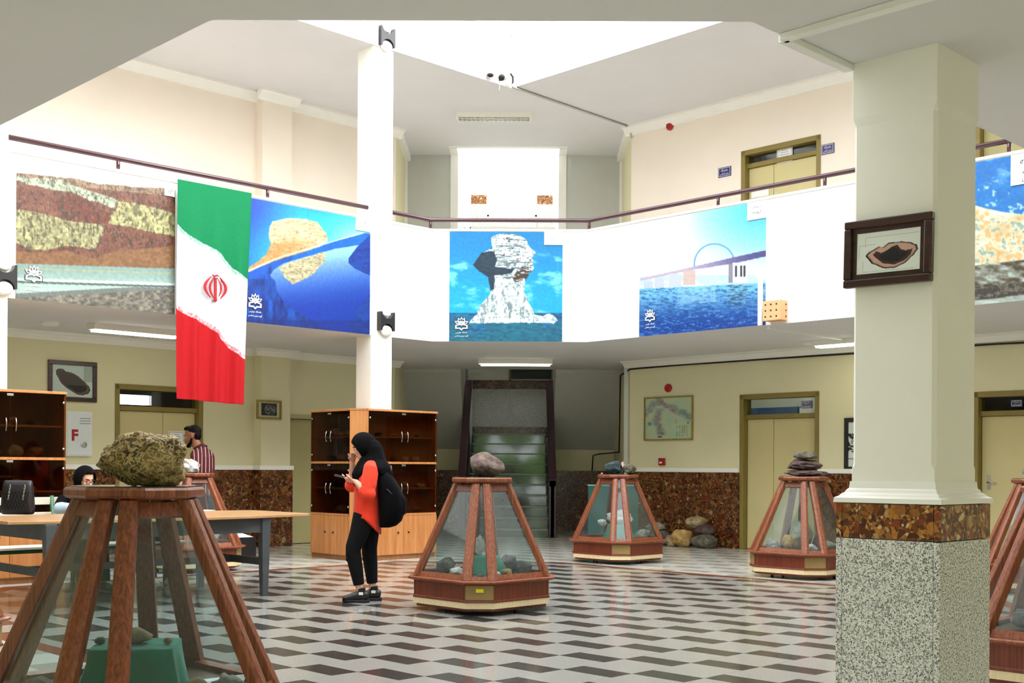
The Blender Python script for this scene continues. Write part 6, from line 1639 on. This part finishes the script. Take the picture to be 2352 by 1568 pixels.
for z, dep, wd in ((.70, .10, .09), (.715, .15, .125), (.76, .2, .15), (.86, .235, .165), (.98, .23, .165), (1.08, .19, .155), (1.16, .14, .135), (1.215, .1, .1), (1.235, .05, .06)):
    rings.append([(-.135 - dep / 2 - (z - .95) * -.04 + dep / 2 * math.copysign(abs(math.cos(t_)) ** .7, math.cos(t_)), .03 + wd * math.copysign(abs(math.sin(t_)) ** .6, math.sin(t_)), z) for t_ in np.linspace(0, 2 * PI, 33)[:-1]])
m.loft(rings).build('main_bag', MT['blackcloth'], bp, smooth=True)
m = MB().tube([(-.30, .03, .80), (-.345, .03, .84), (-.355, .03, .95), (-.32, .03, 1.03)], [(.09, .02), (.11, .04), (.105, .04), (.07, .02)], 14, side=(0, 1, 0)); m.build('front_pocket', MT['blackcloth'], bp, smooth=True)
MB().tube([(-.2, .0, 1.215), (-.21, 0, 1.26), (-.24, .03, 1.27), (-.25, .06, 1.2)], .012, 8).build('grab_loop', MT['black'], bp, smooth=True)
for y_ in (.115, -.1): MB().tube([(-.15, y_, 1.18), (-.1, y_ + .01, 1.285), (-.02, y_ + .01, 1.27), (.035, y_, 1.2), (.06, y_ * 1.1, 1.12)], [(.022, .008)] * 5, 8, side=(0, 1, 0)).build('shoulder_strap', MT['black'], bp, smooth=True)
MB().tube([(-.22, .197, 1.06), (-.3, .18, .98), (-.345, .1, .93)], .005, 6).build('zip', MT['black'], bp, smooth=True)

# ---- man in striped shirt, facing left, looking down
p = at_d(459, HY, 15.5)
mn = thing('person', 'man in a dark red striped shirt standing behind the table, looking down', 'person', (p.x, p.y, 0), PI + rad(-8))
K = 1.05
HC2, HR2 = Vector((.10, 0, 1.645)), Matrix.Rotation(rad(16), 3, 'Y') @ Matrix.Rotation(rad(10), 3, 'Z')
m = MB(); head_solid(m, HC2, HR2, 1.1)
m.tube([(-.02, 0, 1.40), (.02, 0, 1.48), (.07, 0, 1.58)], [.085, .062, .06], 14)
m.tube([(0, 0, .92), (0, 0, 1.08), (-.01, 0, 1.28), (-.03, 0, 1.40), (-.03, 0, 1.46)], [(.12, .17), (.11, .16), (.12, .185), (.1, .2), (.05, .1)], 18, side=(1, 0, 0))
MS = []
for y_ in (1, -1):
    s_, e_, w_ = Vector((-.03, y_ * .205, 1.40)), Vector((-.03, y_ * .25, 1.10)), Vector((.2, y_ * .18, 1.02)); MS.append((s_, e_, w_))
    m.tube([s_, (s_ + e_) / 2, e_], [.058, .052, .045], 12); m.tube([e_, e_ + (w_ - e_) * .35, w_], [.045, .043, .029], 12)
    hand(m, w_, (1, -y_ * .2, -.2), (.2, -y_ * .6, -1), (.2, -y_, .6), .4, 1.12)
    m.tube([(0, y_ * .09, .92), (.01, y_ * .1, .52), (0, y_ * .1, .1)], [.095, .062, .045], 12); m.tube([(-.06, y_ * .1, .05), (.08, y_ * .1, .05), (.2, y_ * .11, .035)], [(.04, .035), (.035, .045), (.02, .04)], 10, side=(0, 0, 1))
obj('body', remesh(m, 'body', .008, 3), MT['skin_m'], mn); face_parts(mn, HC2, HR2, 1.1)
P = lambda x, y_, z: HC2 + HR2 @ (Vector((x, y_, z)) * 1.1)
m = MB(); m.ell(P(-.026, 0, .05), (.102, .086, .088), HR2); m.ell(P(-.05, 0, .0), (.058, .078, .075), HR2); m.ell(P(.03, 0, .105), (.055, .055, .03), HR2)
obj('hair', remesh(m, 'hair', .007, 2), MT['hair'], mn)
m = MB(); m.tube([P(-.0, .071, -.03), P(.03, .06, -.075), P(.07, .03, -.1), P(.083, 0, -.1), P(.07, -.03, -.1), P(.03, -.06, -.075), P(0, -.071, -.03)], [.012, .02, .023, .024, .023, .02, .012], 10); m.tube([P(.088, -.026, -.052), P(.105, 0, -.046), P(.088, .026, -.052)], [.005, .008, .005], 8)
obj('beard', remesh(m, 'beard', .006, 1), MT['hair'], mn)
def stripes():
    m_, nt, bs = newmat('red_striped_shirt'); v = coords(nt)
    sp = nt.nodes.new('ShaderNodeSeparateXYZ'); nt.links.new(v, sp.inputs[0])
    ad = nt.nodes.new('ShaderNodeMath'); ad.operation = 'MULTIPLY_ADD'; ad.inputs[1].default_value = .55; nt.links.new(sp.outputs[1], ad.inputs[0]); nt.links.new(sp.outputs[0], ad.inputs[2])
    mu = nt.nodes.new('ShaderNodeMath'); mu.operation = 'MULTIPLY'; mu.inputs[1].default_value = 17; nt.links.new(ad.outputs[0], mu.inputs[0])
    fr = nt.nodes.new('ShaderNodeMath'); fr.operation = 'FRACT'; nt.links.new(mu.outputs[0], fr.inputs[0])
    nt.links.new(ramp(nt, fr.outputs[0], [(0, '#5c0f1c'), (.78, '#4a0b17'), (.84, '#e6d3d0'), (.92, '#e6d3d0'), (.96, '#5c0f1c')], 'LINEAR'), bs.inputs['Base Color']); bs.inputs['Roughness'].default_value = .8
    return m_
m = MB(); m.tube([(0, 0, .88), (0, 0, 1.08), (-.01, 0, 1.26), (-.025, 0, 1.38), (-.02, 0, 1.46), (.0, 0, 1.50)], [(.14, .19), (.135, .185), (.145, .21), (.12, .22), (.085, .12), (.075, .08)], 24, side=(1, 0, 0))
for s_, e_, w_ in MS: m.tube([Vector((s_.x, s_.y * .4, s_.z + .035)), s_ * .8 + Vector((s_.x, s_.y * .4, s_.z + .03)) * .2, s_ * .9 + e_ * .1, (s_ + e_) / 2, e_, e_ + (w_ - e_) * .25], [.05, .075, .08, .076, .068, .06], 14)
obj('shirt', remesh(m, 'shirt', .009, 10), stripes(), mn)
m = MB(); m.tube([(-.035, .0, 1.455), (-.0, 0, 1.485), (.02, 0, 1.515)], [.095, .082, .075], 16); col_ = obj('collar', remesh(m, 'collar', .008, 1), M('dark_red_cloth', '#4a0b17', .8), mn)
m = MB(); m.tube([(0, 0, .95), (0, 0, .86)], [(.13, .18), (.12, .18)], 18, side=(1, 0, 0))
for y_ in (1, -1): m.tube([(0, y_ * .09, .92), (.01, y_ * .1, .52), (0, y_ * .1, .06)], [.108, .08, .07], 14)
obj('trousers', remesh(m, 'trousers', .011, 2), MT['navy'], mn)
for y_ in (1, -1): MB().tube([(-.08, y_ * .1, .045), (0, y_ * .1, .05), (.12, y_ * .1, .045), (.22, y_ * .11, .03)], [(.035, .035), (.048, .046), (.042, .05), (.02, .035)], 12, side=(0, 0, 1)).build('shoe', MT['shoe'], mn, smooth=True)

# ---- people sitting on the bench; local x = where they face (towards the table), y = their left
def seated(u, v, label, top, legm, head_yaw, head_pitch, scarf, lean=.16, glasses=False, cuff=None, hx=.3):
    x, y = xy(u, v)
    r = thing('person', label, 'person', (x, y, 0), -R45)
    H_, HRr = Vector((hx, 0, 1.12)), Matrix.Rotation(head_yaw, 3, 'Z') @ Matrix.Rotation(head_pitch, 3, 'Y')
    m = MB(); head_solid(m, H_, HRr)
    m.tube([(hx - .08, 0, .93), (hx - .04, 0, 1.0), (hx - .01, 0, 1.06)], [.07, .052, .052], 14)
    sp = [(0, 0, .50), (.02, 0, .62), (.09, 0, .78), (hx - .12, 0, .90), (hx - .09, 0, .96)]
    m.tube(sp, [(.12, .17), (.1, .14), (.11, .15), (.09, .165), (.05, .1)], 18, side=(1, 0, 0))
    arms = []
    for y_ in (1, -1):
        s_, e_, w_ = Vector((hx - .12, y_ * .17, .90)), Vector((.3, y_ * .26, .83)), Vector((.48, y_ * .05 + (-.12 if y_ < 0 else .0), .835)); arms.append((s_, e_, w_))
        m.tube([s_, (s_ + e_) / 2, e_], [.05, .045, .04], 12); m.tube([e_, (e_ + w_) / 2, w_], [.04, .036, .026], 12)
        hand(m, w_, (.6, -y_ * .8, -.05), (0, 0, -1), (.6, .2 * y_, 0), .3)
        k_, a_ = Vector((.42, y_ * .11, .52)), Vector((.5, y_ * .11, .09))
        m.tube([(0, y_ * .09, .53), (.22, y_ * .1, .54), k_, k_ * .6 + a_ * .4, a_], [.09, .078, .06, .052, .038], 14); m.tube([a_ + Vector((-.05, 0, -.05)), a_ + Vector((.06, 0, -.055)), a_ + Vector((.15, 0, -.065))], [(.03, .03), (.026, .036), (.018, .034)], 10, side=(0, 0, 1))
    obj('body', remesh(m, 'body', .008, 3), MT['skin_f'], r); face_parts(r, H_, HRr, 1, True)
    m = MB(); m.tube([(0, 0, .47)] + sp, [(.14, .19), (.145, .19), (.125, .165), (.135, .175), (.115, .19), (.07, .12)], 22, side=(1, 0, 0))
    for s_, e_, w_ in arms: m.tube([Vector((s_.x, s_.y * .4, s_.z + .02)), s_, (s_ + e_) / 2, e_, e_ + (w_ - e_) * (.15 if cuff else .9)], [.05, .072, .066, .06, .05 if not cuff else .06], 14)
    obj('top', remesh(m, 'top', .01, 8), top, r)
    if cuff:
        m = MB()
        for s_, e_, w_ in arms: m.tube([e_ - (w_ - e_) * .12, e_ + (w_ - e_) * .15, (e_ + w_) / 2, e_ + (w_ - e_) * .9], [.062, .066, .056, .048], 14)
        obj('shirt_sleeves', remesh(m, 'shirt_sleeves', .008, 1), cuff, r)
    m = MB()
    for y_ in (1, -1): m.tube([(-.03, y_ * .09, .53), (.22, y_ * .1, .545), (.43, y_ * .11, .52), (.46, y_ * .11, .35), (.5, y_ * .11, .1)], [.11, .095, .078, .07, .066], 14)
    obj('trousers', remesh(m, 'trousers', .011, 2), legm, r)
    for y_ in (1, -1): MB().tube([(.44, y_ * .11, .04), (.5, y_ * .11, .05), (.6, y_ * .11, .045), (.68, y_ * .11, .025)], [(.03, .035), (.045, .044), (.04, .046), (.02, .03)], 12, side=(0, 0, 1)).build('shoe', MT['white_pl'] if not scarf else MT['shoe'], r, smooth=True)
    m = MB(); scarf_hood(m, H_, HRr, 1.03, .66, -.12)
    hd = m.build('headscarf', MT['blackcloth'], r, smooth=True)
    P = lambda a_, b_, c_: H_ + HRr @ Vector((a_, b_, c_))
    m = MB(); m.ell(P(-.02, 0, .066), (.092, .078, .066), HRr); obj('hair', remesh(m, 'hair', .008, 1), MT['hair'], r)
    m = MB(); m.loft([[(cx_2 + rx * math.cos(t_), ry * math.sin(t_), z) for t_ in np.linspace(0, 2 * PI, 31)[:-1]] for z, rx, ry, cx_2 in ((1.12, .085, .09, hx - .04), (1.05, .085, .09, hx - .04), (1.0, .09, .1, hx - .045), (.95, .13, .17, hx - .07), (.88, .15, .2, hx - .09), (.86, .12, .15, hx - .09))])
    obj('scarf_drape', remesh(m, 'scarf_drape', .01, 2), MT['blackcloth'], hd)
    if glasses:
        g_ = thing('spectacles', 'black-rimmed spectacles worn by the seated woman in black', 'glasses', r.location, -R45)
        for y_ in (1, -1):
            MB().tube([P(.101 - abs(.0), y_ * .032 + .024 * math.cos(a), .0 + .019 * math.sin(a)) for a in np.linspace(0, 2 * PI, 17)], .0028, 6).build('rim', MT['black'], g_, smooth=True)
            MB().tube([P(.1, y_ * .056, .006), P(.04, y_ * .082, .008), P(-.01, y_ * .086, .0)], .0026, 6).build('temple', MT['black'], g_, smooth=True)
        MB().tube([P(.101, -.009, .004), P(.106, 0, .006), P(.101, .009, .004)], .0028, 6).build('bridge', MT['black'], g_, smooth=True)
    return r
seated(5.42, 11.93, 'woman in black headscarf and glasses sitting at the table, light blue sleeves', MT['blackcloth'], MT['jeans'], rad(12), rad(17), True, glasses=True, cuff=MT['lightblue'])
seated(6.15, 11.93, 'person in navy trousers sitting at the table, mostly hidden behind the big fossil rock', M('mauve_cloth', '#6b5560', .85), MT['navy'], rad(-5), rad(20), False)
